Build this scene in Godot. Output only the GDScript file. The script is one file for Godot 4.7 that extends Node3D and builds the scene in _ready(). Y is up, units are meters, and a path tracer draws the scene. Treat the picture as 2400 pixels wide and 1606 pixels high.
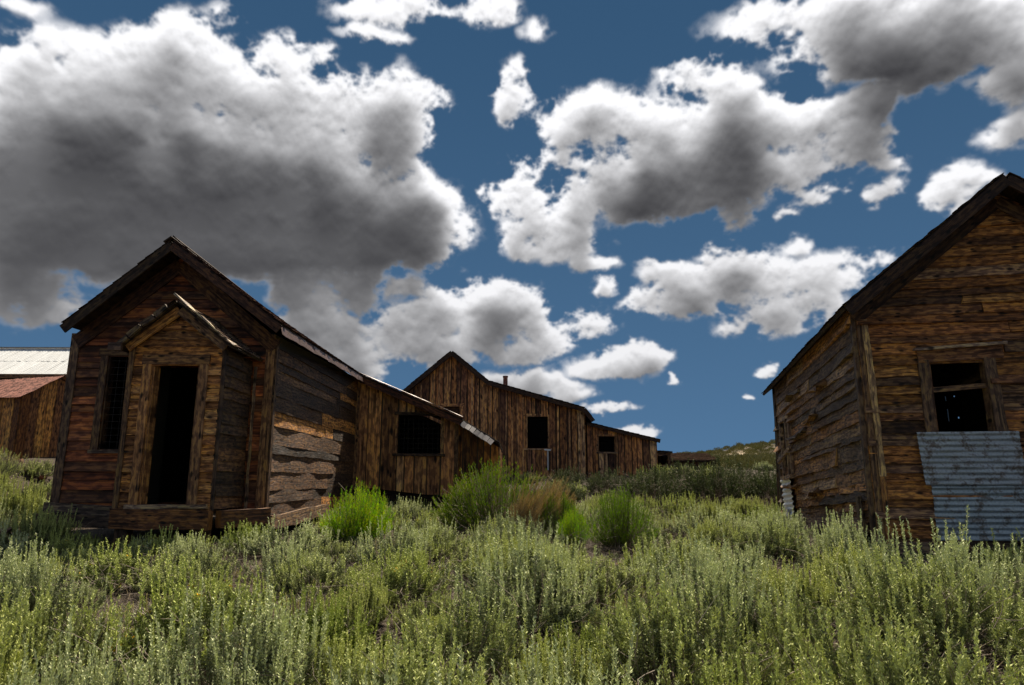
extends Node3D
# An old mining-town lane: two weathered cabins, a rear house, sagebrush and a broken summer sky. Units are metres, y is up, the camera looks along -z.

# Clouds in the sky over the lane: azimuth, elevation, half width, half height (degrees), density
const CLOUDS := [
	-37.7, 22.5, 5.9, 4.7, 1,
	-32.5, 22.3, 8.2, 5.8, 1.3,
	-25.4, 22.5, 10.0, 5.6, 1.4,
	-17.9, 22.5, 9.6, 5.3, 1.3,
	-11.2, 21.4, 6.9, 4.1, 1.1,
	-30.5, 17.7, 10.1, 3.4, 1.3,
	-21.1, 18.4, 10.7, 3.0, 1.3,
	-13.3, 18.8, 7.1, 2.4, 1,
	-35.4, 16.8, 6.1, 3.8, 1.2,
	-37.2, 18.5, 4.2, 4.8, 1.2,
	-7.4, 20.9, 3.5, 2.8, 0.8,
	-6.2, 19.2, 1.9, 1.4, 0.6,
	-28.3, 31.5, 4.0, 2.5, 0.9,
	-30.9, 29.4, 4.4, 2.5, 0.9,
	-35.8, 28.3, 3.9, 2.4, 0.8,
	-38.6, 27.1, 1.8, 1.6, 0.5,
	-24.1, 29.4, 4.2, 2.4, 1,
	-20.1, 32.7, 4.1, 1.5, 0.8,
	-17.2, 33.4, 1.5, 0.8, 0.4,
	-18.7, 29.3, 6.4, 2.5, 1,
	-12.7, 30.1, 5.5, 2.2, 0.9,
	-9.6, 29.7, 3.6, 2.6, 0.8,
	-11.5, 27.2, 4.3, 2.0, 0.9,
	-8.6, 23.6, 2.7, 2.4, 0.8,
	-6.7, 22.3, 1.9, 2.1, 0.7,
	-7.7, 30.8, 1.6, 1.6, 0.35,
	-10.1, 32.2, 1.6, 1.3, 0.35,
	-25.3, 34.5, 1.7, 1.1, 0.3,
	-36.4, 12.1, 3.3, 2.1, 0.8,
	-37.3, 13.4, 3.5, 1.8, 0.8,
	-30.3, 15.8, 6.1, 1.6, 0.8,
	-38.9, 30.9, 1.8, 0.6, 0.35,
	5.5, 29.6, 3.6, 2.0, 0.8,
	9.1, 29.4, 3.5, 2.3, 0.9,
	12.5, 28.4, 3.4, 2.6, 1,
	15.8, 31.9, 2.6, 1.4, 0.8,
	18.4, 31.0, 3.2, 1.8, 0.9,
	20.5, 30.0, 1.8, 1.5, 0.7,
	18.5, 27.8, 3.9, 3.2, 1.1,
	15.0, 24.2, 6.7, 3.0, 1.3,
	9.7, 24.6, 4.9, 2.7, 1.2,
	12.6, 22.5, 5.8, 1.9, 1.1,
	19.4, 25.3, 3.4, 2.9, 1.1,
	23.4, 27.6, 3.0, 1.8, 0.8,
	26.4, 26.7, 3.4, 1.8, 0.9,
	30.0, 27.4, 2.1, 1.5, 0.7,
	28.4, 24.8, 3.3, 2.1, 0.9,
	30.5, 24.0, 1.7, 2.1, 0.6,
	25.4, 24.1, 2.8, 1.6, 0.7,
	4.3, 26.9, 2.0, 2.7, 0.6,
	0.3, 31.7, 2.0, 2.2, 0.8,
	-0.5, 30.0, 1.2, 1.1, 0.5,
	1.1, 25.4, 2.0, 1.7, 0.8,
	-0.8, 23.5, 2.2, 1.7, 0.7,
	2.3, 23.5, 2.0, 1.7, 0.6,
	1.9, 20.9, 3.1, 1.8, 0.8,
	4.6, 19.7, 3.4, 1.8, 0.8,
	7.2, 17.7, 1.9, 0.9, 0.6,
	0.7, 19.3, 1.5, 1.4, 0.5,
	5.8, 22.4, 1.9, 2.1, 0.6,
	19.9, 22.3, 2.4, 1.5, 0.7,
	19.0, 20.5, 1.4, 1.3, 0.6,
	23.3, 22.8, 2.0, 1.1, 0.7,
	25.9, 21.7, 2.2, 0.9, 0.7,
	23.5, 20.5, 1.3, 0.8, 0.5,
	30.2, 21.0, 1.4, 1.0, 0.6,
	21.4, 23.7, 2.0, 1.3, 0.5,
	-12.7, 36.6, 4.4, 1.3, 0.8,
	-14.2, 35.0, 2.4, 0.6, 0.5,
	-8.7, 37.4, 3.7, 1.0, 0.8,
	-2.1, 37.5, 2.9, 1.3, 0.7,
	2.6, 36.2, 1.6, 1.1, 0.35,
	-11.0, 34.9, 1.6, 0.5, 0.3,
	25.6, 34.7, 7.3, 1.7, 0.95,
	30.9, 32.3, 7.5, 3.2, 1.3,
	36.6, 30.6, 5.4, 3.1, 1.2,
	39.7, 27.9, 2.1, 3.8, 1.1,
	30.9, 30.0, 3.5, 1.3, 0.8,
	34.9, 28.6, 3.7, 1.8, 0.8,
	38.4, 26.4, 1.9, 0.9, 0.5,
	38.5, 23.2, 1.9, 1.2, 0.5,
	35.2, 20.5, 2.0, 1.6, 0.8,
	33.8, 19.9, 1.3, 1.2, 0.5,
	17.6, 15.3, 5.4, 2.3, 1,
	20.1, 16.6, 3.0, 1.7, 0.9,
	14.8, 14.4, 2.8, 1.6, 0.8,
	11.9, 14.6, 2.2, 1.0, 0.6,
	13.1, 17.0, 2.5, 0.9, 0.5,
	17.5, 18.3, 1.6, 1.0, 0.5,
	20.5, 12.3, 2.9, 1.4, 0.9,
	23.8, 13.3, 3.7, 1.7, 0.9,
	26.3, 15.6, 3.6, 1.5, 0.8,
	23.9, 17.7, 1.1, 0.9, 0.5,
	29.6, 15.9, 1.4, 0.7, 0.4,
	10.8, 14.6, 1.6, 0.9, 0.4,
	-18.1, 14.9, 2.8, 2.4, 0.8,
	-13.5, 15.9, 2.2, 2.1, 0.7,
	-16.2, 12.2, 3.5, 2.1, 1,
	-10.8, 12.1, 4.8, 2.5, 1.1,
	-7.5, 10.4, 4.1, 1.8, 0.9,
	-13.6, 10.2, 2.5, 1.4, 0.8,
	-6.5, 13.7, 2.2, 1.6, 0.7,
	-9.1, 15.8, 2.6, 1.0, 0.5,
	-3.1, 14.9, 4.9, 2.0, 1,
	0.3, 13.8, 4.5, 2.4, 1,
	2.9, 11.9, 3.4, 1.6, 0.8,
	6.3, 13.0, 2.6, 1.5, 0.7,
	-1.9, 10.9, 3.7, 1.5, 0.8,
	1.8, 10.5, 3.0, 1.2, 0.7,
	9.9, 10.0, 3.2, 1.5, 1,
	11.7, 9.6, 1.8, 1.4, 0.8,
	7.3, 9.0, 2.9, 0.9, 0.7,
	0.7, 8.1, 4.1, 1.0, 0.8,
	3.6, 7.2, 2.9, 0.9, 0.6,
	8.3, 6.0, 2.9, 0.5, 0.6,
	10.4, 4.0, 2.1, 0.6, 0.8,
	20.6, 8.6, 1.0, 0.5, 0.7,
	-12.1, 8.8, 2.1, 1.3, 0.6,
	14.1, 8.0, 0.5, 0.4, 0.6,
	19.6, 6.4, 0.5, 0.3, 0.6,
	7.7, 15.7, 0.9, 0.7, 0.5,
	-2.7, 12.3, 2.3, 1.1, 0.7

]
const SUN_AZ := 14.7
const SUN_EL := 57.0
const SKY := 0.585
const EYE := Vector3(0, 1.4, 0)

var rng := RandomNumberGenerator.new()
var nz := FastNoiseLite.new()
var mats := {}
var base := Vector3.ZERO          # where the thing being built stands; board() takes world places
var quick := false


func _ready() -> void:
	rng.seed = 1877
	nz.seed = 5
	nz.noise_type = FastNoiseLite.TYPE_SIMPLEX_SMOOTH
	nz.frequency = 1.0
	nz.fractal_type = FastNoiseLite.FRACTAL_NONE
	var cam := Camera3D.new()
	cam.name = "camera"
	cam.fov = 53.37
	cam.near = 0.1
	cam.far = 2000.0
	cam.position = EYE
	cam.rotation_degrees = Vector3(11.45, 0, 0)
	add_child(cam)
	cam.current = true
	var sun := DirectionalLight3D.new()
	sun.name = "sun"
	sun.light_energy = 1.45
	sun.light_color = Color(1.0, 0.95, 0.86)
	sun.light_angular_distance = 0.53
	sun.shadow_enabled = true
	var az := deg_to_rad(SUN_AZ)
	var el := deg_to_rad(SUN_EL)
	var to_sun := Vector3(sin(az) * cos(el), sin(el), -cos(az) * cos(el))
	sun.basis = Basis.looking_at(-to_sun, Vector3.UP)
	add_child(sun)
	var env := Environment.new()
	env.background_mode = Environment.BG_SKY
	env.tonemap_mode = Environment.TONE_MAPPER_LINEAR
	env.tonemap_exposure = 1.75
	env.sdfgi_enabled = true
	env.ssao_enabled = true
	env.ssil_enabled = true
	var sky_mat := PanoramaSkyMaterial.new()
	sky_mat.panorama = make_sky()
	env.sky = Sky.new()
	env.sky.sky_material = sky_mat
	var we := WorldEnvironment.new()
	we.name = "environment"
	we.environment = env
	add_child(we)
	make_materials()
	build_ground()
	build_left_cabin()
	build_rear_house()
	build_right_house()
	build_far_sheds()
	build_left_sheds()
	build_small_things()
	build_brush()


# ---------------------------------------------------------------- sky

func sky_patch(az0: float, az1: float, el0: float, el1: float, w: int, h: int) -> Image:
	# one patch of the panorama, top row first: blue air, broken cumulus lit from above and behind
	var n := w * h
	var cov := PackedFloat32Array()
	cov.resize(n)
	var sx := w / (az1 - az0)
	var sy := h / (el1 - el0)
	var whole := az1 - az0 > 350.0
	var rg := RandomNumberGenerator.new()
	rg.seed = 77
	var puffs := CLOUDS.duplicate()
	# the rest of the sky goes on with the same kind of clouds
	for k in 120:
		var a := rg.randf_range(46.0, 314.0)
		var e := rg.randf_range(2.0, 58.0)
		if k > 95:
			a = rg.randf_range(-180.0, 180.0)
			e = rg.randf_range(46.0, 75.0)
		if a > 180.0:
			a -= 360.0
		var r := rg.randf_range(2.0, 6.0) * (0.5 + e / 40.0)
		for j in 4:
			puffs.append_array([a + rg.randf_range(-1.2, 1.2) * r, e + rg.randf_range(-0.3, 0.5) * r, r * rg.randf_range(0.6, 1.3), r * rg.randf_range(0.4, 0.7), rg.randf_range(0.5, 1.2)])
	var i := 0
	while i < puffs.size():
		var pa: float = puffs[i]
		var pe: float = puffs[i + 1]
		var ra: float = puffs[i + 2] * 1.3
		var rb: float = puffs[i + 3] * 1.3
		var s: float = puffs[i + 4]
		i += 5
		var x0 := int((pa - ra - az0) * sx)
		var x1 := int((pa + ra - az0) * sx) + 1
		var y0 := maxi(0, int((el1 - pe - rb) * sy))
		var y1 := mini(h - 1, int((el1 - pe + rb) * sy) + 1)
		if not whole:
			x0 = maxi(0, x0)
			x1 = mini(w - 1, x1)
		for y in range(y0, y1 + 1):
			var dy := ((el1 - (y + 0.5) / sy) - pe) / rb
			if dy < 0.0:
				dy *= 1.12      # flatter below
			for x in range(x0, x1 + 1):
				var dx := (az0 + (x + 0.5) / sx - pa) / ra
				var q := 1.0 - dx * dx - dy * dy
				if q > 0.0:
					var at := y * w + (posmod(x, w) if whole else x)
					cov[at] = cov[at] + s * q * q * (1.0 - 0.35 * minf(cov[at], 2.0))
	var big := FastNoiseLite.new()
	big.seed = 11
	big.noise_type = FastNoiseLite.TYPE_SIMPLEX_SMOOTH
	big.frequency = 8.0
	big.fractal_type = FastNoiseLite.FRACTAL_FBM
	big.fractal_octaves = 7
	big.fractal_gain = 0.6
	big.fractal_lacunarity = 2.05
	var bend := FastNoiseLite.new()
	bend.seed = 21
	bend.noise_type = FastNoiseLite.TYPE_SIMPLEX_SMOOTH
	bend.frequency = 12.0
	bend.fractal_type = FastNoiseLite.FRACTAL_FBM
	bend.fractal_octaves = 4
	bend.fractal_gain = 0.55
	var billow := FastNoiseLite.new()
	billow.seed = 3
	billow.noise_type = FastNoiseLite.TYPE_CELLULAR
	billow.cellular_return_type = FastNoiseLite.RETURN_DISTANCE
	billow.frequency = 22.0
	billow.fractal_type = FastNoiseLite.FRACTAL_FBM
	billow.fractal_octaves = 3
	billow.fractal_gain = 0.5
	var torn := FastNoiseLite.new()
	torn.seed = 91
	torn.noise_type = FastNoiseLite.TYPE_SIMPLEX_SMOOTH
	torn.frequency = 34.0
	torn.fractal_type = FastNoiseLite.FRACTAL_RIDGED
	torn.fractal_octaves = 3
	var out := PackedFloat32Array()
	out.resize(n * 3)
	var thick := PackedFloat32Array()
	thick.resize(n)
	var tau := PackedFloat32Array()      # how much cloud lies towards the sun
	tau.resize(w)
	var prev := PackedFloat32Array()
	prev.resize(w)
	var rate := 0.027 * 11.4 / sy      # per row
	var keep := exp(-rate)
	var ca := PackedFloat32Array()
	var sa := PackedFloat32Array()
	for x in w:
		var a := deg_to_rad(az0 + (x + 0.5) / sx)
		ca.append(cos(a))
		sa.append(sin(a))
	for y in h:
		var e := deg_to_rad(el1 - (y + 0.5) / sy)
		var ce := cos(e)
		var se := sin(e)
		var t := clampf(se, 0.0, 1.0)
		var top := clampf(pow(1.0 - t, 2.2), 0.0, 1.0)
		var blue := Vector3(0.028, 0.078, 0.160).lerp(Vector3(0.086, 0.186, 0.332), top)
		if e < 0.0:
			blue = Vector3(0.12, 0.13, 0.09)
		var low := clampf(1.0 - e / 0.42, 0.0, 1.0)
		for x in w:
			var at := y * w + x
			var p := Vector3(sa[x] * ce, se * 1.3, ca[x] * ce)
			var dens := 0.0
			var soft := 0.0
			var nb := 0.0
			var wx := bend.get_noise_3dv(p) * 1.5
			var wy := bend.get_noise_3d(p.x + 7.3, p.y, p.z) * 1.1
			var fx := x + int(wx * sx)
			var fy := clampi(y + int(wy * sy), 0, h - 1)
			fx = posmod(fx, w) if whole else clampi(fx, 0, w - 1)
			var c := cov[fy * w + fx]
			if c > 0.0:
				nb = big.get_noise_3dv(p)
				var bl := billow.get_noise_3dv(p)
				dens = minf(c, 1.4) * 0.92 + nb * (1.15 + 0.35 * low) - (bl + 0.45) * 0.46 - 0.09
				dens += torn.get_noise_3dv(p) * 0.34 * clampf(1.3 - dens * 1.4, 0.0, 1.0)
				dens = maxf(dens, minf(1.0, (c - 0.6) * 0.9))
				soft = clampf((dens + 0.03) * 1.9, 0.0, 1.0)
				soft = soft * soft * (3.0 - 2.0 * soft)
				soft = maxf(soft, clampf((dens + 0.55) * 0.6, 0.0, 0.42) * clampf(c * 1.8, 0.0, 1.0) * clampf(0.45 + nb * 3.0, 0.0, 1.0))
				soft *= clampf(c * 4.0, 0.0, 1.0)
				dens = clampf(dens, 0.0, 1.7) * minf(1.0, c * 3.0)
			var l := prev[maxi(x - 2, 0)]
			var r := prev[mini(x + 2, w - 1)]
			var over := (prev[x] * 2.0 + l + r) * 0.25
			tau[x] = over * keep + dens * rate
			var up := maxi(0, y - 5) * w + x
			var relief := dens - thick[up]
			thick[at] = dens
			var lit := exp(-2.5 * pow(over, 1.7)) * exp(-0.22 * maxf(0.0, dens - 0.45))
			lit = maxf(lit, 0.55 * exp(-3.2 * dens))
			lit = lit * lit * (3.0 - 2.0 * lit) * 0.5 + lit * 0.5
			lit = clampf(lit * (1.08 + 0.5 * nb) + relief * 0.75 * (0.03 + lit), 0.0, 1.0)
			var grey := 0.034 + 0.085 * exp(-1.6 * over) + 0.10 * low
			var white := 0.99 - 0.22 * low
			var v := lerpf(grey, white, lit)
			out[at * 3] = lerpf(blue.x, v * 1.0, soft) * SKY
			out[at * 3 + 1] = lerpf(blue.y, v * 1.0, soft) * SKY
			out[at * 3 + 2] = lerpf(blue.z, v * 1.02 + 0.004, soft) * SKY
		var sw := prev
		prev = tau
		tau = sw
	return Image.create_from_data(w, h, false, Image.FORMAT_RGBF, out.to_byte_array())


func make_sky() -> ImageTexture:
	var whole := sky_patch(-180.0, 180.0, 0.0, 90.0, 1024, 256)
	whole.resize(4096, 1024, Image.INTERPOLATE_BILINEAR)
	var pano := Image.create(4096, 2048, false, Image.FORMAT_RGBF)
	pano.fill(Color(0.08, 0.085, 0.06))
	pano.blit_rect(whole, Rect2i(2048, 0, 2048, 1024), Vector2i.ZERO)      # straight ahead is the panorama's seam
	pano.blit_rect(whole, Rect2i(0, 0, 2048, 1024), Vector2i(2048, 0))
	# the part over the lane at full sharpness: 92 degrees wide, 50 high
	var w := 1048
	var h := 569
	var near := sky_patch(-w / 2.0 / 4096.0 * 360.0, w / 2.0 / 4096.0 * 360.0, 0.0, h * 180.0 / 2048.0, w, h)
	pano.blit_rect(near, Rect2i(524, 0, 524, h), Vector2i(0, 1024 - h))
	pano.blit_rect(near, Rect2i(0, 0, 524, h), Vector2i(4096 - 524, 1024 - h))
	return ImageTexture.create_from_image(pano)


# ---------------------------------------------------------------- shapes

class Buf:
	# a growing triangle mesh: quads and slabs with flat normals, vertex colours and uv
	var v := PackedVector3Array()
	var n := PackedVector3Array()
	var c := PackedColorArray()
	var u := PackedVector2Array()
	var ix := PackedInt32Array()

	func quad(p0: Vector3, p1: Vector3, p2: Vector3, p3: Vector3, hint: Vector3, col := Color.WHITE, uv := Rect2(0, 0, 1, 1)) -> void:
		var nn := (p2 - p0).cross(p1 - p0)
		if nn.length_squared() < 1e-14:
			nn = (p3 - p0).cross(p2 - p0)
		nn = nn.normalized()
		var flip := nn.dot(hint) < 0.0
		if flip:
			nn = -nn
		var b := v.size()
		v.append_array([p0, p1, p2, p3])
		n.append_array([nn, nn, nn, nn])
		c.append_array([col, col, col, col])
		u.append_array([uv.position, uv.position + Vector2(uv.size.x, 0), uv.end, uv.position + Vector2(0, uv.size.y)])
		if flip:
			ix.append_array([b, b + 2, b + 1, b, b + 3, b + 2])
		else:
			ix.append_array([b, b + 1, b + 2, b, b + 2, b + 3])

	func slab(a: Vector3, b: Vector3, cc: Vector3, d: Vector3, thick: Vector3, col := Color.WHITE, uvs := 1.0) -> void:
		# the quad a b cc d, made solid along thick
		var mid := (a + b + cc + d) * 0.25 + thick * 0.5
		var q := [a, b, cc, d]
		var r := (a - d).length() * uvs
		var s := (b - a).length() * uvs
		var o := Vector2(fposmod(a.x * 3.1 + a.y, 1.0), fposmod(a.z * 2.3 + a.y * 1.7, 1.0))
		quad(a, b, cc, d, -thick, col, Rect2(o, Vector2(s, r)))
		quad(a + thick, b + thick, cc + thick, d + thick, thick, col, Rect2(o + Vector2(0.3, 0.4), Vector2(s, r)))
		for k in 4:
			var p: Vector3 = q[k]
			var p2: Vector3 = q[(k + 1) % 4]
			quad(p, p2, p2 + thick, p + thick, (p + p2) * 0.5 + thick * 0.5 - mid, col, Rect2(o, Vector2((p2 - p).length() * uvs, thick.length() * uvs)))

	func box(t: Transform3D, size: Vector3, col := Color.WHITE, uvs := 1.0) -> void:
		var x := t.basis.x * size.x * 0.5
		var y := t.basis.y * size.y * 0.5
		var z := t.basis.z * size.z
		slab(t.origin - x - y - z * 0.5, t.origin + x - y - z * 0.5, t.origin + x + y - z * 0.5, t.origin - x + y - z * 0.5, z, col, uvs)

	func mesh() -> ArrayMesh:
		var a := []
		a.resize(Mesh.ARRAY_MAX)
		a[Mesh.ARRAY_VERTEX] = v
		a[Mesh.ARRAY_NORMAL] = n
		a[Mesh.ARRAY_COLOR] = c
		a[Mesh.ARRAY_TEX_UV] = u
		a[Mesh.ARRAY_INDEX] = ix
		var m := ArrayMesh.new()
		m.add_surface_from_arrays(Mesh.PRIMITIVE_TRIANGLES, a)
		return m


func thing(called: String, label: String, category: String, at: Vector3, group := "") -> Node3D:
	var o := Node3D.new()
	o.name = called
	add_child(o, true)
	o.position = at
	base = at
	tag(o, label, category, group)
	return o


func tag(o: Node3D, label: String, category: String, group := "") -> void:
	o.set_meta("label", label)
	o.set_meta("category", category)
	if group:
		o.set_meta("group", group)


func part(parent: Node3D, called: String, mesh: Mesh, mat: Material) -> MeshInstance3D:
	var o := MeshInstance3D.new()
	o.name = called
	o.mesh = mesh
	o.material_override = mat
	parent.add_child(o, true)
	return o



func board(parent: Node3D, called: String, fr: Transform3D, q: Array, o: Dictionary) -> MeshInstance3D:
	# one board on the frame fr (x along it, y across, z out of the wall). q: start and end along it at its edges y0 and y1, then y0, y1.
	# o: back, f0, f1 (how far out its two edges stand), warp, jag, n (segments), tint, mat
	var a0: float = q[0]
	var b0: float = q[1]
	var a1: float = q[2]
	var b1: float = q[3]
	var t0: float = q[4]
	var t1: float = q[5]
	var back: float = o.get("back", 0.0)
	var f0: float = o.get("f0", 0.02)
	var f1: float = o.get("f1", 0.02)
	var warp: float = o.get("warp", 0.0)
	var jag: float = o.get("jag", 0.0)
	var n: int = o.get("n", 4)
	var tint: Color = o.get("tint", Color(0.3, 0.3, 0.3))
	var own: Material = o.get("mat", mats.wood)
	if own == mats.wood or own == mats.rough or own == mats.wide:
		tint = Color(tint.r * 1.06, tint.g * 0.93, tint.b * 0.78)
		var most := maxf(tint.r, maxf(tint.g, tint.b))
		if most > 0.96:
			tint = tint * (0.96 / most)
	var sd := rng.randf() * 900.0
	var bow := rng.randf_range(-0.4, 1.0) * warp
	var w := t1 - t0
	var line := [PackedVector3Array(), PackedVector3Array(), PackedVector3Array(), PackedVector3Array()]
	var along := PackedFloat32Array()
	var cols := PackedColorArray()
	var len := maxf(b0 - a0, b1 - a1)
	var ends := [rng.randf_range(-1, 1) * jag, rng.randf_range(-1, 1) * jag]
	var lift: float = o.get("lift", 0.0)
	var loose := rng.randf() < lift
	var loose_end := rng.randi() % 2
	for i in n + 1:
		var k := float(i) / n
		var s0 := lerpf(a0, b0, k)
		var s1 := lerpf(a1, b1, k)
		var m := s0 * float(o.get("wave", 1.6))
		var o0 := f0 + warp * nz.get_noise_2d(m, sd) + bow * 4.0 * k * (1.0 - k)
		var o1 := f1 + warp * 0.5 * nz.get_noise_2d(m, sd + 40.0)
		if loose:
			var e := (k if loose_end else 1.0 - k)
			o0 += pow(maxf(0.0, e - 0.4) / 0.6, 2.0) * (0.05 + warp)
		o0 = maxf(o0, back + 0.004)
		o1 = maxf(o1, back + 0.002)
		var y0 := t0 + jag * 0.5 * nz.get_noise_2d(m * 2.0, sd + 80.0) + lerpf(ends[0], ends[1], k) * 0.3
		var y1 := t1 + jag * 0.3 * nz.get_noise_2d(m * 2.0, sd + 120.0) + lerpf(ends[0], ends[1], k) * 0.3
		line[0].append(fr * Vector3(s0, y0, o0))
		line[1].append(fr * Vector3(s1, y1, o1))
		line[2].append(fr * Vector3(s1, y1, back))
		line[3].append(fr * Vector3(s0, y0, back))
		along.append(s0)
		var sh := 1.0 + 0.24 * nz.get_noise_2d(m * 0.7, sd + 200.0)
		cols.append(Color(tint.r * sh, tint.g * sh, tint.b * sh))
	var vv := PackedVector3Array()
	var nn := PackedVector3Array()
	var cc := PackedColorArray()
	var uu := PackedVector2Array()
	var ii := PackedInt32Array()
	var hints := [fr.basis.z, fr.basis.y, -fr.basis.z, -fr.basis.y]
	var ru := rng.randf()
	var rv := rng.randf()
	var us := 1.0 / 1.7
	var vs := 1.0 / 0.62
	for f in 4:
		var la: PackedVector3Array = line[f]
		var lb: PackedVector3Array = line[(f + 1) % 4]
		var hint: Vector3 = hints[f]
		var s := vv.size()
		for i in n + 1:
			var d := la[mini(i + 1, n)] - la[maxi(i - 1, 0)] + lb[mini(i + 1, n)] - lb[maxi(i - 1, 0)]
			var x := d.cross(lb[i] - la[i])
			if x.length_squared() < 1e-12:
				x = hint
			x = x.normalized()
			if x.dot(hint) < 0.0:
				x = -x
			vv.append(la[i])
			vv.append(lb[i])
			nn.append(x)
			nn.append(x)
			cc.append(cols[i])
			cc.append(cols[i])
			var cu := along[i] * us + ru
			var c0 := rv if f != 2 else rv + 0.4
			var cw := w * vs if f % 2 == 0 else 0.04
			uu.append(Vector2(cu, c0))
			uu.append(Vector2(cu, c0 + cw))
		var flip := (lb[1] - la[0]).cross(la[1] - la[0]).dot(hint) < 0.0      # la0, la1, lb1 clockwise seen from outside
		for i in n:
			var p := s + i * 2
			if flip:
				ii.append_array([p, p + 3, p + 2, p, p + 1, p + 3])
			else:
				ii.append_array([p, p + 2, p + 3, p, p + 3, p + 1])
	for e in 2:
		var k: int = 0 if e == 0 else n
		var hint := fr.basis.x * (-1.0 if e == 0 else 1.0)
		var s := vv.size()
		var p: Array[Vector3] = [line[0][k], line[1][k], line[2][k], line[3][k]]
		for j in 4:
			vv.append(p[j])
			nn.append(hint.normalized())
			cc.append(cols[k] * 0.9)
			uu.append(Vector2(ru + j * 0.01, rv + (0.02 if j % 2 else 0.0)))
		if (p[2] - p[0]).cross(p[1] - p[0]).dot(hint) < 0.0:
			ii.append_array([s, s + 2, s + 1, s, s + 3, s + 2])
		else:
			ii.append_array([s, s + 1, s + 2, s, s + 2, s + 3])
	for i in vv.size():
		vv[i] -= base
	var a := []
	a.resize(Mesh.ARRAY_MAX)
	a[Mesh.ARRAY_VERTEX] = vv
	a[Mesh.ARRAY_NORMAL] = nn
	a[Mesh.ARRAY_COLOR] = cc
	a[Mesh.ARRAY_TEX_UV] = uu
	a[Mesh.ARRAY_INDEX] = ii
	var am := ArrayMesh.new()
	am.add_surface_from_arrays(Mesh.PRIMITIVE_TRIANGLES, a)
	return part(parent, called, am, o.get("mat", mats.wood))


func beam(parent: Node3D, called: String, a: Vector3, b: Vector3, wide: float, out: Vector3, thick: float, o := {}) -> MeshInstance3D:
	# a straight timber from a to b (its back middle line), wide across and thick along out
	var s := (b - a).normalized()
	var z := (out - s * out.dot(s)).normalized()
	var fr := Transform3D(Basis(s, z.cross(s), z), a)
	var l := (b - a).length()
	var d := {"f0": thick, "f1": thick, "n": 3, "tint": Color(0.2, 0.13, 0.08), "jag": 0.004, "warp": 0.004}
	d.merge(o, true)
	return board(parent, called, fr, [0.0, l, 0.0, l, -wide / 2.0, wide / 2.0], d)


func spans(poly: PackedVector2Array, holes: Array, t: float) -> Array:
	# where the line y = t runs inside poly and outside the holes
	var xs := []
	var n := poly.size()
	for i in n:
		var p := poly[i]
		var q := poly[(i + 1) % n]
		if (p.y <= t) != (q.y <= t):
			xs.append(p.x + (q.x - p.x) * (t - p.y) / (q.y - p.y))
	xs.sort()
	var out := []
	for i in range(0, xs.size() - 1, 2):
		out.append(Vector2(xs[i], xs[i + 1]))
	for h: Rect2 in holes:
		if t <= h.position.y or t >= h.end.y:
			continue
		var cut := []
		for s: Vector2 in out:
			if s.y <= h.position.x or s.x >= h.end.x:
				cut.append(s)
				continue
			if s.x < h.position.x:
				cut.append(Vector2(s.x, h.position.x))
			if s.y > h.end.x:
				cut.append(Vector2(h.end.x, s.y))
		out = cut
	return out


func paired(poly: PackedVector2Array, holes: Array, t0: float, t1: float) -> Array:
	# [a0, b0, a1, b1] of every piece between y = t0 and y = t1
	var e := (t1 - t0) * 0.02
	var lo := spans(poly, holes, t0 + e)
	var hi := spans(poly, holes, t1 - e)
	var out := []
	if lo.size() == hi.size():
		for i in lo.size():
			out.append([lo[i].x, lo[i].y, hi[i].x, hi[i].y])
		return out
	var more := lo if lo.size() > hi.size() else hi
	var less := hi if lo.size() > hi.size() else lo
	for s: Vector2 in more:
		var m := s
		var hit := false
		for r: Vector2 in less:
			if r.x < s.y and r.y > s.x:
				m = Vector2(maxf(s.x, r.x), minf(s.y, r.y))
				hit = true
		if not hit:
			m = Vector2((s.x + s.y) / 2.0 - 0.01, (s.x + s.y) / 2.0 + 0.01)
		out.append([s.x, s.y, m.x, m.y] if more == lo else [m.x, m.y, s.x, s.y])
	return out


func swapped(poly: PackedVector2Array, holes: Array, fr: Transform3D, upright: bool) -> Array:
	if not upright:
		return [poly, holes, fr]
	var p := PackedVector2Array()
	for v in poly:
		p.append(Vector2(v.y, v.x))
	var hs := []
	for h: Rect2 in holes:
		hs.append(Rect2(h.position.y, h.position.x, h.size.y, h.size.x))
	return [p, hs, Transform3D(Basis(fr.basis.y, fr.basis.x, fr.basis.z), fr.origin)]


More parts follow.
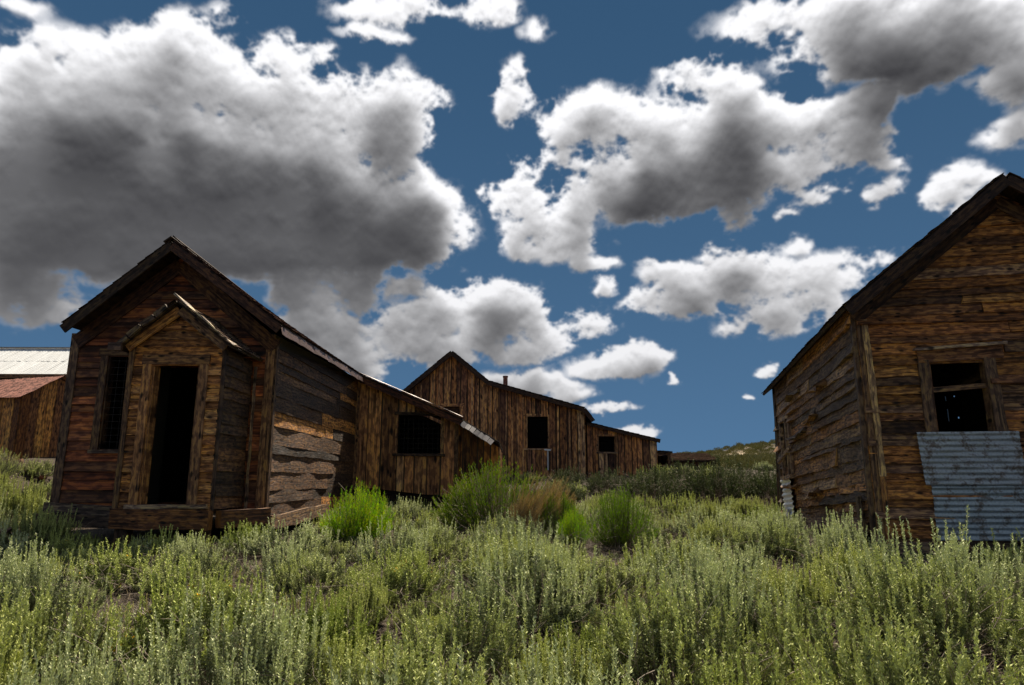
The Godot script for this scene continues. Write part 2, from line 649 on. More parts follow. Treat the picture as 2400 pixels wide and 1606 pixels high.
func clad(parent: Node3D, called: String, fr: Transform3D, upright: bool, poly: PackedVector2Array, holes: Array, wide: float, o: Dictionary) -> void:
	# covers poly (x, y on the frame) with boards, lying or upright, cut round the holes; each board is a part of its own
	var sw := swapped(poly, holes, fr, upright)
	poly = sw[0]
	holes = sw[1]
	fr = sw[2]
	var lo := INF
	var hi := -INF
	for v in poly:
		lo = minf(lo, v.y)
		hi = maxf(hi, v.y)
	var rows := [lo]
	var vary: float = o.get("vary", 0.2)
	while true:
		var t: float = rows[-1] + wide * (1.0 + rng.randf_range(-vary, vary))
		if t > hi - wide * 0.55:
			break
		rows.append(t)
	rows.append(hi)
	var must := []
	for h: Rect2 in holes:
		must.append(h.position.y)
		must.append(h.end.y)
	for t: float in must:
		if t <= lo or t >= hi:
			continue
		var best := 0
		for i in rows.size():
			if absf(rows[i] - t) < absf(rows[best] - t):
				best = i
		if absf(rows[best] - t) < wide * 0.45 and best > 0 and best < rows.size() - 1:
			rows[best] = t
		elif absf(rows[best] - t) > 0.004:
			rows.append(t)
			rows.sort()
	var tints: Array = o.tints
	var gap: float = o.get("gap", 0.0)
	var joint: float = o.get("joint", 99.0)
	var proud: float = o.get("proud", 0.022)
	for i in rows.size() - 1:
		for piece: Array in paired(poly, holes, rows[i], rows[i + 1]):
			if maxf(piece[1] - piece[0], piece[3] - piece[2]) < 0.02:
				continue
			var cuts := [0.0]
			var len := maxf(piece[1] - piece[0], piece[3] - piece[2])
			if len > joint:
				var c := 0.0
				while true:
					c += joint / len * rng.randf_range(0.45, 1.0)
					if c > 0.88:
						break
					cuts.append(c)
			cuts.append(1.0)
			for j in cuts.size() - 1:
				if rng.randf() < o.get("lost", 0.0):
					continue
				var k0: float = cuts[j]
				var k1: float = cuts[j + 1]
				var tint: Color = tints[rng.randi() % tints.size()]
				var br := pow(rng.randf_range(0.5, 1.55), 1.1)
				var d := {"tint": Color(tint.r * br, tint.g * br, tint.b * br), "back": o.get("back", 0.0), "n": o.get("n", 5), "warp": o.get("warp", 0.004), "jag": o.get("jag", 0.004), "lift": o.get("lift", 0.0), "wave": o.get("wave", 1.6), "mat": o.get("mat", mats.wood)}
				if upright:
					var f := proud * rng.randf_range(0.7, 1.2)
					d.f0 = f
					d.f1 = f + rng.randf_range(-0.004, 0.004)
				else:
					d.f0 = proud * rng.randf_range(0.85, 1.15)
					d.f1 = proud * float(o.get("lean", 0.15))
				var e := 0.003 if cuts.size() > 2 else 0.0
				board(parent, called, fr, [lerpf(piece[0], piece[1], k0) + e, lerpf(piece[0], piece[1], k1) - e, lerpf(piece[2], piece[3], k0) + e, lerpf(piece[2], piece[3], k1) - e, rows[i] + gap / 2.0 - (0.0 if upright else o.get("lap", 0.012)), rows[i + 1] - gap / 2.0], d)


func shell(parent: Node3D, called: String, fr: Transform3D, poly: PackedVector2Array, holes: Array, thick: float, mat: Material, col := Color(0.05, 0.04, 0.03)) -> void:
	# the rough inner wall behind the boards: one solid sheet with the openings left out
	var ts := []
	for v in poly:
		ts.append(v.y)
	for h: Rect2 in holes:
		ts.append(h.position.y)
		ts.append(h.end.y)
	ts.sort()
	var b := Buf.new()
	for i in ts.size() - 1:
		if ts[i + 1] - ts[i] < 0.002:
			continue
		var e: float = (ts[i + 1] - ts[i]) * 0.0005
		for s: Array in paired(poly, holes, ts[i] + e, ts[i + 1] - e):
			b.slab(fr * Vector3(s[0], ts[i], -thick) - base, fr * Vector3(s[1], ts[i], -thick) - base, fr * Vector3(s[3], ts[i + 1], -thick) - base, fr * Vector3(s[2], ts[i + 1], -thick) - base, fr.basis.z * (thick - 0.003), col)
	part(parent, called, b.mesh(), mat)


func roof(parent: Node3D, a: Vector3, b: Vector3, c: Vector3, d: Vector3, thick: float, o := {}) -> MeshInstance3D:
	# one slope: eave from a to b, ridge from d to c; a boarded deck and courses of shingles whose edges show at the rakes
	var up := (b - a).cross(d - a).normalized()
	if up.y < 0.0:
		up = -up
	var buf := Buf.new()
	buf.slab(a - base, b - base, c - base, d - base, up * thick, o.get("under", Color(0.07, 0.045, 0.03)), 0.6)
	var deck := part(parent, "roof", buf.mesh(), mats.wood)
	var sh := Buf.new()
	var slope := ((d - a).length() + (c - b).length()) * 0.5
	var rows := int(ceil(slope / float(o.get("course", 0.14))))
	var per: float = o.get("shingle", 0.14)
	var sag: float = o.get("sag", 0.0)
	var tints: Array = o.get("tints", [Color(0.09, 0.065, 0.05), Color(0.12, 0.085, 0.06), Color(0.07, 0.055, 0.045)])
	for r in rows:
		var k0 := float(r) / rows - 0.004
		var k1 := minf(1.0, (r + 1.7) / rows)
		var l0 := a.lerp(d, k0)
		var r0 := b.lerp(c, k0)
		var l1 := a.lerp(d, k1)
		var r1 := b.lerp(c, k1)
		var len := (r0 - l0).length()
		var s := -0.02 - rng.randf() * 0.015
		while s < len + 0.01:
			var e := minf(s + per * rng.randf_range(0.6, 1.4), len + rng.randf_range(0.01, 0.035))
			var drop := rng.randf_range(-0.03, 0.012)
			var w0 := s / len
			var w1 := (e - 0.004) / len
			var down := (l0 - l1).normalized() * drop
			var rise := up * (thick + 0.016 + rng.randf_range(0.0, 0.012))
			var low := up * (thick + 0.003)
			var p0 := l0.lerp(r0, w0) + down + rise
			var p1 := l0.lerp(r0, w1) + down + rise + up * rng.randf_range(-0.004, 0.008)
			var p2 := l1.lerp(r1, w1) + low
			var p3 := l1.lerp(r1, w0) + low
			var col: Color = tints[rng.randi() % tints.size()]
			col = col * rng.randf_range(0.7, 1.35)
			sh.slab(p0 - base, p1 - base, p2 - base, p3 - base, -up * 0.011, col, 0.8)
			s = e
	var m := part(deck, "shingles", sh.mesh(), o.get("mat", mats.dull))
	m.set_meta("kind", "stuff")
	return deck


func corrugated(parent: Node3D, called: String, o: Vector3, along: Vector3, across: Vector3, nrm: Vector3, pitch: float, amp: float, mat: Material, opt := {}) -> MeshInstance3D:
	# a thin sheet of wavy metal; the waves run along «along» and repeat every pitch metres of «across»
	var b := Buf.new()
	var waves := across.length() / pitch
	var ny := int(ceil(waves * 8.0))
	var nx: int = opt.get("n", 6)
	var dent: float = opt.get("dent", 0.0)
	var curl: float = opt.get("curl", 0.0)
	var sd := rng.randf() * 500.0
	var vv := PackedVector3Array()
	for j in ny + 1:
		for i in nx + 1:
			var x := float(i) / nx
			var y := float(j) / ny
			var h := amp * sin(y * waves * TAU) + dent * nz.get_noise_2d(x * 3.0 + sd, y * 3.0) + curl * pow(absf(x - 0.5) * 2.0, 3.0)
			vv.append(o + along * x + across * y + nrm * (h + amp) - base)
	b.v = vv
	b.n.resize(vv.size())
	var w := nx + 1
	for j in ny + 1:
		for i in w:
			var dx := vv[j * w + mini(i + 1, nx)] - vv[j * w + maxi(i - 1, 0)]
			var dy := vv[mini(j + 1, ny) * w + i] - vv[maxi(j - 1, 0) * w + i]
			var x := dx.cross(dy).normalized()
			if x.dot(nrm) < 0.0:
				x = -x
			b.n[j * w + i] = x
			b.u.append(Vector2(float(i) / nx * along.length(), float(j) / ny * across.length()) + Vector2(sd, sd * 0.37))
			b.c.append(opt.get("tint", Color.WHITE))
	var flip := (vv[w + 1] - vv[0]).cross(vv[1] - vv[0]).dot(nrm) < 0.0
	for j in ny:
		for i in nx:
			var p := j * w + i
			b.ix.append_array([p, p + w + 1, p + 1, p, p + w, p + w + 1] if flip else [p, p + 1, p + w + 1, p, p + w + 1, p + w])
	# the sheet's back, a millimetre and a half behind
	var s := b.v.size()
	for i in s:
		b.v.append(b.v[i] - b.n[i] * 0.0015)
		b.n.append(-b.n[i])
		b.u.append(b.u[i])
		b.c.append(b.c[i])
	var t := b.ix.size()
	for i in range(0, t, 3):
		b.ix.append_array([s + b.ix[i], s + b.ix[i + 2], s + b.ix[i + 1]])
	return part(parent, called, b.mesh(), mat)


func wire_mesh(parent: Node3D, fr: Transform3D, r: Rect2, step: float) -> void:
	var b := Buf.new()
	var x := r.position.x
	while x <= r.end.x + 0.001:
		var bend := rng.randf_range(-0.012, 0.012)
		b.box(Transform3D(fr.basis, fr * Vector3(x + bend, r.get_center().y, -0.03) - base), Vector3(0.003, r.size.y, 0.003), Color(0.07, 0.06, 0.055))
		x += step
	var y := r.position.y
	while y <= r.end.y + 0.001:
		b.box(Transform3D(fr.basis.rotated(fr.basis.z.normalized(), rng.randf_range(-0.02, 0.02)), fr * Vector3(r.get_center().x, y, -0.026) - base), Vector3(r.size.x, 0.003, 0.003), Color(0.07, 0.06, 0.055))
		y += step
	part(parent, "wire_mesh", b.mesh(), mats.plain)


# ---------------------------------------------------------------- materials

func gray(w: int, h: int, sd: int, freq: float, oct: int, shrink_x: int = 1, shrink_y: int = 1) -> PackedByteArray:
	var f := FastNoiseLite.new()
	f.seed = sd
	f.noise_type = FastNoiseLite.TYPE_SIMPLEX_SMOOTH
	f.frequency = freq
	f.fractal_octaves = oct
	var im := f.get_seamless_image(w / shrink_x, h / shrink_y, false, false, 0.15, true)
	im.convert(Image.FORMAT_L8)
	if shrink_x > 1 or shrink_y > 1:
		im.resize(w, h, Image.INTERPOLATE_CUBIC)
	return im.get_data()


func make_materials() -> void:
	# wood: 1.7 m of grain by 0.62 m across; streaks, cracks, dark stains and knots, left pale so that each board's own tint colours it
	var w := 1024
	var h := 512
	var grain := gray(w, h, 1, 0.06, 4, 32, 1)
	var streak := gray(w, h, 2, 0.03, 3, 16, 2)
	var fine := gray(w, h, 3, 0.2, 2, 32, 1)
	var stain := gray(w, h, 4, 0.02, 4, 2, 1)
	var crack := gray(w, h, 5, 0.045, 2, 64, 1)
	var knots := []
	for k in 16:
		knots.append(Vector3(rng.randf() * w, rng.randf() * h, rng.randf_range(5.0, 10.0)))
	var col := PackedByteArray()
	col.resize(w * h * 3)
	var bump := PackedByteArray()
	bump.resize(w * h)
	for i in w * h:
		var g := grain[i] / 255.0
		var s := streak[i] / 255.0
		var f := fine[i] / 255.0
		var st := stain[i] / 255.0
		var cr := absf(crack[i] / 255.0 - 0.5)
		var a := 0.36 * g + 0.44 * s + 0.20 * f
		a = clampf((a - 0.29) * 2.3, 0.0, 1.0)
		var dark := clampf((st - 0.40) * 4.0, 0.0, 1.0)
		var c := clampf(cr * 22.0, 0.0, 1.0)
		var v := minf(1.0, 1.35 * (0.10 + 0.90 * a)) * (0.36 + 0.64 * dark) * (0.32 + 0.68 * c)
		bump[i] = int(clampf((0.25 * g + 0.35 * s + 0.40 * f) * (0.35 + 0.65 * c), 0.0, 1.0) * 255.0)
		var warm := clampf(a * 1.2 - 0.2, 0.0, 1.0) * dark
		v = pow(pow(v, 0.82), 0.4545)
		col[i * 3] = int(255.0 * v)
		col[i * 3 + 1] = int(255.0 * v * (0.93 + 0.05 * warm))
		col[i * 3 + 2] = int(255.0 * v * (0.95 - 0.16 * warm))
	for k: Vector3 in knots:
		var r := int(k.z * 2.2)
		for y in range(-r, r + 1):
			for x in range(-r * 2, r * 2 + 1):
				var d := Vector2(x / 1.9, y).length() / k.z
				if d > 2.0:
					continue
				var at := posmod(int(k.y) + y, h) * w + posmod(int(k.x) + x, w)
				var m := clampf((d - 0.75) / 1.2, 0.0, 1.0)
				m = 0.28 + 0.72 * m
				for ch in 3:
					col[at * 3 + ch] = int(col[at * 3 + ch] * m)
	var im := Image.create_from_data(w, h, false, Image.FORMAT_RGB8, col)
	var bi := Image.create_from_data(w, h, false, Image.FORMAT_L8, bump)
	var tex := ImageTexture.create_from_image(im)
	var btex := ImageTexture.create_from_image(bi)
	var m := StandardMaterial3D.new()
	m.resource_name = "weathered_wood"
	m.vertex_color_use_as_albedo = true
	m.albedo_texture = tex
	m.roughness = 0.72
	m.metallic_specular = 0.4
	m.heightmap_enabled = true
	m.heightmap_texture = btex
	m.heightmap_scale = 1.2
	mats.wood = m
	var old := m.duplicate() as StandardMaterial3D
	old.resource_name = "rough_silvered_wood"
	old.heightmap_scale = 2.2
	old.roughness = 0.62
	mats.rough = old
	var wide := m.duplicate() as StandardMaterial3D
	wide.resource_name = "broad_plank"
	wide.uv1_scale = Vector3(0.55, 0.5, 1.0)
	mats.wide = wide
	var dull := m.duplicate() as StandardMaterial3D
	dull.resource_name = "old_shingle"
	dull.metallic_specular = 0.08
	dull.roughness = 0.95
	mats.dull = dull
	var plain := StandardMaterial3D.new()
	plain.resource_name = "plain_painted"
	plain.vertex_color_use_as_albedo = true
	plain.roughness = 0.85
	mats.plain = plain
	mats.galv = metal("galvanized_sheet", 41, Color(0.38, 0.42, 0.45), Color(0.21, 0.18, 0.16), 0.45, 0.35, 0.37)
	mats.tin = metal("bright_tin", 43, Color(0.80, 0.81, 0.81), Color(0.50, 0.46, 0.43), 0.5, 0.15, 0.25)
	mats.rust = metal("rusted_sheet", 47, Color(0.40, 0.17, 0.12), Color(0.13, 0.05, 0.035), 0.6, 0.1, 0.5)
	mats.flash = metal("reddish_roofing", 53, Color(0.30, 0.20, 0.17), Color(0.12, 0.06, 0.045), 0.4, 0.3, 0.5)
	# soil
	var soil := StandardMaterial3D.new()
	soil.resource_name = "dry_soil"
	var ns := gray(512, 512, 61, 0.02, 5)
	var nf := gray(512, 512, 62, 0.15, 3)
	var sb := PackedByteArray()
	sb.resize(512 * 512 * 3)
	for i in 512 * 512:
		var a := ns[i] / 255.0
		var f := nf[i] / 255.0
		var c := Vector3(0.042, 0.028, 0.018).lerp(Vector3(0.105, 0.076, 0.046), a) * (0.6 + 0.8 * f)
		sb[i * 3] = int(255.0 * pow(c.x, 0.4545))
		sb[i * 3 + 1] = int(255.0 * pow(c.y, 0.4545))
		sb[i * 3 + 2] = int(255.0 * pow(c.z, 0.4545))
	soil.albedo_texture = ImageTexture.create_from_image(Image.create_from_data(512, 512, false, Image.FORMAT_RGB8, sb))
	soil.vertex_color_use_as_albedo = true
	soil.heightmap_enabled = true
	soil.heightmap_texture = ImageTexture.create_from_image(Image.create_from_data(512, 512, false, Image.FORMAT_L8, nf))
	soil.heightmap_scale = 4.0
	soil.uv1_triplanar = true
	soil.uv1_world_triplanar = true
	soil.uv1_scale = Vector3.ONE * 0.45
	soil.roughness = 0.95
	mats.soil = soil
	var track := soil.duplicate() as StandardMaterial3D
	track.resource_name = "pale_track"
	track.albedo_color = Color(1, 1, 1)
	track.albedo_texture = null
	track.albedo_color = Color(0.30, 0.23, 0.15).linear_to_srgb()
	mats.track = track
	for k in [["leaf"], ["bright_leaf"]]:
		var lf := StandardMaterial3D.new()
		lf.resource_name = k[0]
		lf.vertex_color_use_as_albedo = true
		lf.roughness = 0.55
		lf.metallic_specular = 0.2
		lf.backlight_enabled = true
		lf.backlight = Color(0.26, 0.29, 0.17) if k[0] == "leaf" else Color(0.50, 0.66, 0.13)
		mats[k[0]] = lf
	var tw := StandardMaterial3D.new()
	tw.resource_name = "twig_bark"
	tw.vertex_color_use_as_albedo = true
	tw.roughness = 0.8
	mats.twig = tw


func metal(called: String, sd: int, bright: Color, dirt: Color, rough: float, metallic: float, share: float) -> StandardMaterial3D:
	var n1 := gray(256, 256, sd, 0.02, 5)
	var n2 := gray(256, 256, sd + 1, 0.1, 3)
	var by := PackedByteArray()
	by.resize(256 * 256 * 3)
	var rb := PackedByteArray()
	rb.resize(256 * 256)
	for i in 256 * 256:
		var a := n1[i] / 255.0 * 0.65 + n2[i] / 255.0 * 0.35
		var k := clampf((a - share + 0.12) * 4.0, 0.0, 1.0)
		var c := dirt.lerp(bright, k) * (0.8 + 0.4 * n2[i] / 255.0)
		by[i * 3] = int(255.0 * clampf(pow(c.r, 0.4545), 0, 1))
		by[i * 3 + 1] = int(255.0 * clampf(pow(c.g, 0.4545), 0, 1))
		by[i * 3 + 2] = int(255.0 * clampf(pow(c.b, 0.4545), 0, 1))
		rb[i] = int(255.0 * clampf(rough + 0.3 * (1.0 - k) + 0.15 * (n2[i] / 255.0 - 0.5), 0, 1))
	var m := StandardMaterial3D.new()
	m.resource_name = called
	m.vertex_color_use_as_albedo = true
	m.albedo_texture = ImageTexture.create_from_image(Image.create_from_data(256, 256, false, Image.FORMAT_RGB8, by))
	m.roughness_texture = ImageTexture.create_from_image(Image.create_from_data(256, 256, false, Image.FORMAT_L8, rb))
	m.roughness_texture_channel = BaseMaterial3D.TEXTURE_CHANNEL_RED
	m.roughness = 1.0
	m.metallic = metallic
	return m


# ---------------------------------------------------------------- ground

const PROFILE := [-30.0, -1.5, -6.0, -0.35, 0.0, 0.0, 3.0, 0.16, 6.0, 0.40, 8.5, 0.50, 10.0, 0.55, 15.5, 0.62, 19.0, 1.0, 24.0, 1.55, 30.0, 1.75, 36.0, 1.95, 60.0, 3.0, 100.0, 4.0, 160.0, 5.9, 210.0, 6.0, 330.0, 1.0, 600.0, -20.0]


func height(x: float, z: float) -> float:
	var d := -z
	var y: float = PROFILE[1]
	for i in range(0, PROFILE.size() - 2, 2):
		var d0: float = PROFILE[i]
		var d1: float = PROFILE[i + 2]
		if d >= d0:
			var k := clampf((d - d0) / (d1 - d0), 0.0, 1.0)
			y = lerpf(PROFILE[i + 1], PROFILE[i + 3], k)
	var far := smoothstep(30.0, 120.0, d)
	y += 1.15 * smoothstep(-8.5, -11.5, x) * smoothstep(11.5, 15.5, d) * (1.0 - far)
	y += 4.2 * exp(-pow((x - 66.0) / 20.0, 2.0) - pow((d - 172.0) / 34.0, 2.0))
	y += 0.06 * nz.get_noise_2d(x * 0.7, z * 0.7) + 0.025 * nz.get_noise_2d(x * 2.3, z * 2.3)
	y += far * (0.7 * nz.get_noise_2d(x * 0.03, z * 0.03) + 0.3 * nz.get_noise_2d(x * 0.12, z * 0.12))
	return y


func build_ground() -> void:
	var ds := PackedFloat32Array()
	var d := -14.0
	while d < 600.0:
		ds.append(d)
		d += 0.3 if d < 14.0 else 0.3 + (d - 14.0) * 0.035
	var nx := 170
	var b := Buf.new()
	var w := nx + 1
	for j in ds.size():
		var half := 16.0 + maxf(0.0, ds[j]) * 1.1
		for i in w:
			var k := float(i) / nx * 2.0 - 1.0
			var x := half * (0.55 * k + 0.45 * k * k * k)
			var z := -ds[j]
			b.v.append(Vector3(x, height(x, z), z))
			var far := smoothstep(25.0, 80.0, ds[j])
			var nn := Vector3(height(x - 0.3, z) - height(x + 0.3, z), 0.6, height(x, z - 0.3) - height(x, z + 0.3)).normalized()
			b.n.append(nn)
			b.u.append(Vector2(x, z) * 0.3)
			var p := nz.get_noise_2d(x * 0.06 + 60.0, z * 0.05) * 0.5 + 0.5
			var dirt := Color(0.72, 0.66, 0.6)
			var scrub := Color(0.80, 0.86, 0.50).lerp(Color(1.0, 0.98, 0.66), p)
			var hump := exp(-pow((x - 66.0) / 16.0, 2.0) - pow((ds[j] - 180.0) / 22.0, 2.0))
			b.c.append(dirt.lerp(scrub, far * 0.8).lerp(Color(0.85, 0.62, 0.45), clampf(hump * 1.6 - 0.3, 0.0, 1.0)))
	for j in ds.size() - 1:
		for i in nx:
			var p := j * w + i
			b.ix.append_array([p, p + w, p + w + 1, p, p + w + 1, p + 1])
	var o := part(self, "ground", b.mesh(), mats.soil)
	o.set_meta("kind", "structure")
	o.set_meta("label", "dry sloping ground and brushy hillside under the buildings")
	# a dirt track bends up the far hill
	var pts := [Vector2(20.5, 64.0), Vector2(26.0, 73.0), Vector2(33.0, 88.0), Vector2(39.5, 106.0), Vector2(43.5, 124.0), Vector2(46.5, 140.0), Vector2(50.0, 158.0)]
	var cv := Curve2D.new()
	for i in pts.size():
		var tan: Vector2 = (pts[mini(i + 1, pts.size() - 1)] - pts[maxi(i - 1, 0)]) * 0.2
		cv.add_point(pts[i], -tan, tan)
	var len := cv.get_baked_length()
	var pb := Buf.new()
	var last := []
	var s := 0.0
	while s < len:
		var p := cv.sample_baked(s)
		var q := cv.sample_baked(minf(len, s + 0.5))
		var side := (q - p).orthogonal().normalized() * (0.9 + 0.3 * nz.get_noise_1d(s * 0.2) + p.y * 0.008)
		var row := []
		for k in 5:
			var c := p + side * (k - 2.0) * 0.6
			row.append(Vector3(c.x, height(c.x, -c.y) + 0.05, -c.y))
		if last:
			for k in 4:
				pb.quad(last[k], last[k + 1], row[k + 1], row[k], Vector3.UP, Color(1, 1, 1))
		last = row
		s += 0.8
	var path := part(self, "path", pb.mesh(), mats.track)
	path.set_meta("kind", "structure")
	path.set_meta("label", "pale dirt track bending up the distant hill")




# ---------------------------------------------------------------- buildings

const RED := [Color(0.460, 0.170, 0.080), Color(0.360, 0.140, 0.070), Color(0.260, 0.120, 0.070), Color(0.520, 0.220, 0.100), Color(0.200, 0.110, 0.070)]
const GOLD := [Color(0.980, 0.540, 0.206), Color(0.756, 0.396, 0.154), Color(0.643, 0.360, 0.171), Color(0.869, 0.540, 0.274), Color(0.529, 0.288, 0.137)]
const CHAR := [Color(0.15, 0.095, 0.06), Color(0.22, 0.14, 0.09), Color(0.10, 0.07, 0.052), Color(0.85, 0.48, 0.16), Color(0.17, 0.11, 0.068), Color(0.60, 0.33, 0.12), Color(0.26, 0.175, 0.115), Color(0.12, 0.085, 0.062)]
const TAN := [Color(0.80, 0.52, 0.27), Color(0.62, 0.38, 0.20), Color(0.88, 0.62, 0.36), Color(0.45, 0.27, 0.15), Color(0.70, 0.42, 0.20)]
const BARN := [Color(0.92, 0.58, 0.30), Color(0.62, 0.34, 0.17), Color(0.34, 0.19, 0.12), Color(0.80, 0.47, 0.23), Color(0.26, 0.15, 0.105), Color(0.85, 0.65, 0.45), Color(0.45, 0.25, 0.14)]
const FRONT := [Color(0.85, 0.45, 0.17), Color(0.62, 0.32, 0.14), Color(0.38, 0.22, 0.12), Color(0.95, 0.58, 0.22), Color(0.27, 0.18, 0.13), Color(0.50, 0.36, 0.25), Color(0.75, 0.42, 0.16)]
const FLANK := [Color(0.299, 0.218, 0.154), Color(0.200, 0.152, 0.118), Color(0.399, 0.266, 0.163), Color(0.598, 0.361, 0.181), Color(0.239, 0.199, 0.163), Color(0.479, 0.380, 0.290)]


func frame(o: Vector3, x: Vector3, z: Vector3) -> Transform3D:
	return Transform3D(Basis(x, Vector3.UP, z), o)


func poly(a: Array) -> PackedVector2Array:
	var p := PackedVector2Array()
	for i in range(0, a.size(), 2):
		p.append(Vector2(a[i], a[i + 1]))
	return p


func build_left_cabin() -> void:
	var t := thing("gabled_cabin", "dark reddish board cabin with a gabled entry porch and warped side wall", "cabin", Vector3(-5.1, 0.55, -10.0))
	var F := frame(Vector3(0, 0, -10.0), Vector3.RIGHT, Vector3.BACK)
	var dark := Color(0.10, 0.065, 0.045)
	# front gable wall
	var gable := poly([-6.56, 0.98, -3.56, 0.98, -3.56, 3.50, -5.06, 4.76, -6.56, 3.50])
	var win := Rect2(-6.0, 1.84, 0.52, 1.38)
	var inner_door := Rect2(-5.30, 1.1, 1.38, 1.95)
	clad(t, "siding_board", F, false, gable, [win, inner_door], 0.135, {"tints": RED, "proud": 0.026, "n": 4, "warp": 0.005, "jag": 0.005, "mat": mats.wide})
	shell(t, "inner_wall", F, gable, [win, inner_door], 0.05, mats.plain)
	# corner boards and friezes under the eaves
	beam(t, "corner_board", Vector3(-6.52, 0.95, -10.0), Vector3(-6.52, 3.56, -10.0), 0.13, Vector3.BACK, 0.035, {"tint": Color(0.29, 0.22, 0.17)})
	beam(t, "corner_board", Vector3(-3.60, 0.82, -10.0), Vector3(-3.60, 3.54, -10.0), 0.12, Vector3.BACK, 0.036, {"tint": Color(0.41, 0.27, 0.17), "n": 6})
	beam(t, "frieze_board", Vector3(-6.50, 3.42, -9.985), Vector3(-5.06, 4.63, -9.985), 0.22, Vector3.BACK, 0.03, {"tint": Color(0.110, 0.060, 0.040)})
	beam(t, "frieze_board", Vector3(-3.52, 3.34, -9.985), Vector3(-5.06, 4.63, -9.985), 0.22, Vector3.BACK, 0.032, {"tint": Color(0.205, 0.120, 0.070)})
	beam(t, "foundation_board", Vector3(-6.6, 1.03, -9.9), Vector3(-5.1, 0.95, -9.9), 0.14, Vector3.BACK, 0.04, {"tint": Color(0.29, 0.26, 0.23), "mat": mats.rough})
	beam(t, "foundation_board", Vector3(-6.68, 0.86, -9.84), Vector3(-5.1, 0.82, -9.84), 0.17, Vector3.BACK, 0.05, {"tint": Color(0.19, 0.16, 0.14), "mat": mats.rough})
	# roof: two shingled slopes that overhang the gable
	var ridge := Vector3(-5.04, 4.86, -9.62)
	var back := Vector3(0, 0.10, -7.2)
	var sag := Vector3(0, -0.30, 0)      # the ridge has settled at the far end
	var el := Vector3(-6.47, 3.60, -9.62)
	var er := Vector3(-3.38, 3.60, -9.62)
	roof(t, el, el + back, ridge + back + sag, ridge, 0.04)
	roof(t, er, er + back, ridge + back + sag, ridge, 0.04, {"tints": [Color(0.13, 0.08, 0.065), Color(0.10, 0.06, 0.05), Color(0.17, 0.11, 0.09)]})
	beam(t, "barge_board", el + Vector3(-0.02, -0.06, 0.0), ridge + Vector3(0, -0.05, 0.0), 0.13, Vector3.BACK, 0.03, {"tint": Color(0.085, 0.065, 0.045)})
	beam(t, "barge_board", er + Vector3(0.02, -0.06, 0.0), ridge + Vector3(0, -0.05, 0.0), 0.13, Vector3.BACK, 0.031, {"tint": Color(0.130, 0.075, 0.055)})
	beam(t, "ridge_cap", ridge + Vector3(-0.06, 0.04, 0.03), ridge + Vector3(-0.06, -0.16, -7.2), 0.14, Vector3(-0.62, 0.78, 0), 0.02, {"tint": Color(0.095, 0.070, 0.050)})
	beam(t, "ridge_cap", ridge + Vector3(0.06, 0.045, 0.03), ridge + Vector3(0.06, -0.155, -7.2), 0.14, Vector3(0.62, 0.78, 0), 0.02, {"tint": Color(0.110, 0.070, 0.050)})
	# window with a deep frame, sill and a net of wire
	window_set(t, F, win, 0.11, Color(0.25, 0.18, 0.12), true)
	# right side wall: big boards, curled, slipped and broken
	var S := frame(Vector3(-3.56, 0, -10.0), Vector3(0, 0, -1), Vector3.RIGHT)
	var side := poly([0.0, 0.84, 5.5, 0.84, 5.5, 3.70, 0.0, 3.56])
	clad(t, "siding_board", S, false, side, [], 0.2, {"tints": CHAR, "proud": 0.032, "n": 14, "warp": 0.018, "jag": 0.018, "joint": 5.0, "wave": 0.7, "lift": 0.0, "vary": 0.4, "lean": 0.7, "mat": mats.rough, "lap": 0.012, "lost": 0.0})
	shell(t, "inner_wall", S, side, [], 0.05, mats.plain)
	beam(t, "corner_board", Vector3(-3.555, 0.82, -10.05), Vector3(-3.555, 3.5, -10.05), 0.09, Vector3.RIGHT, 0.045, {"tint": Color(0.17, 0.12, 0.09)})
	beam(t, "skirt_board", Vector3(-3.50, 0.80, -10.1), Vector3(-3.50, 0.86, -13.2), 0.2, Vector3.RIGHT, 0.05, {"tint": Color(0.319, 0.231, 0.149), "mat": mats.rough, "jag": 0.05, "n": 8})
	# reddish metal edge of the roof above the side wall
	for k in 7:
		var a := er + Vector3(0.02, -0.035 + k * 0.0117, -0.05 - k * 0.84)
		beam(t, "roof_edging", a, a + Vector3(0, 0.012 + rng.randf_range(-0.01, 0.015), -0.83), 0.17, Vector3(0.95, 0.25, 0), 0.006, {"mat": mats.flash, "tint": Color(0.45, 0.38, 0.38), "jag": 0.02, "warp": 0.01, "n": 5})
	# left wall, back wall and floor close the room
	var L := frame(Vector3(-6.56, 0, -10.0), Vector3(0, 0, -1), Vector3.LEFT)
	clad(t, "siding_board", L, false, poly([0.0, 0.9, 5.5, 0.9, 5.5, 3.56, 0.0, 3.54]), [], 0.2, {"tints": RED, "n": 3})
	shell(t, "inner_wall", L, poly([0.0, 0.9, 5.5, 0.9, 5.5, 3.56, 0.0, 3.54]), [], 0.05, mats.plain)
	var B := frame(Vector3(0, 0, -15.5), Vector3.RIGHT, Vector3.FORWARD)
	shell(t, "back_wall", B, poly([-6.56, 0.98, -3.56, 0.98, -3.56, 3.68, -5.04, 4.72, -6.56, 3.64]), [], 0.08, mats.plain)
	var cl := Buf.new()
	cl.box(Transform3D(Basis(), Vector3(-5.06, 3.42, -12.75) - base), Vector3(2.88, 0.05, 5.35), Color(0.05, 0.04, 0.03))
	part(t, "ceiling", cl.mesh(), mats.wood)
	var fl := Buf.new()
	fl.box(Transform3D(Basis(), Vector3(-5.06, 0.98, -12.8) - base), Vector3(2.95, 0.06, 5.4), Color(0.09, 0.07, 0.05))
	part(t, "floor", fl.mesh(), mats.wood)
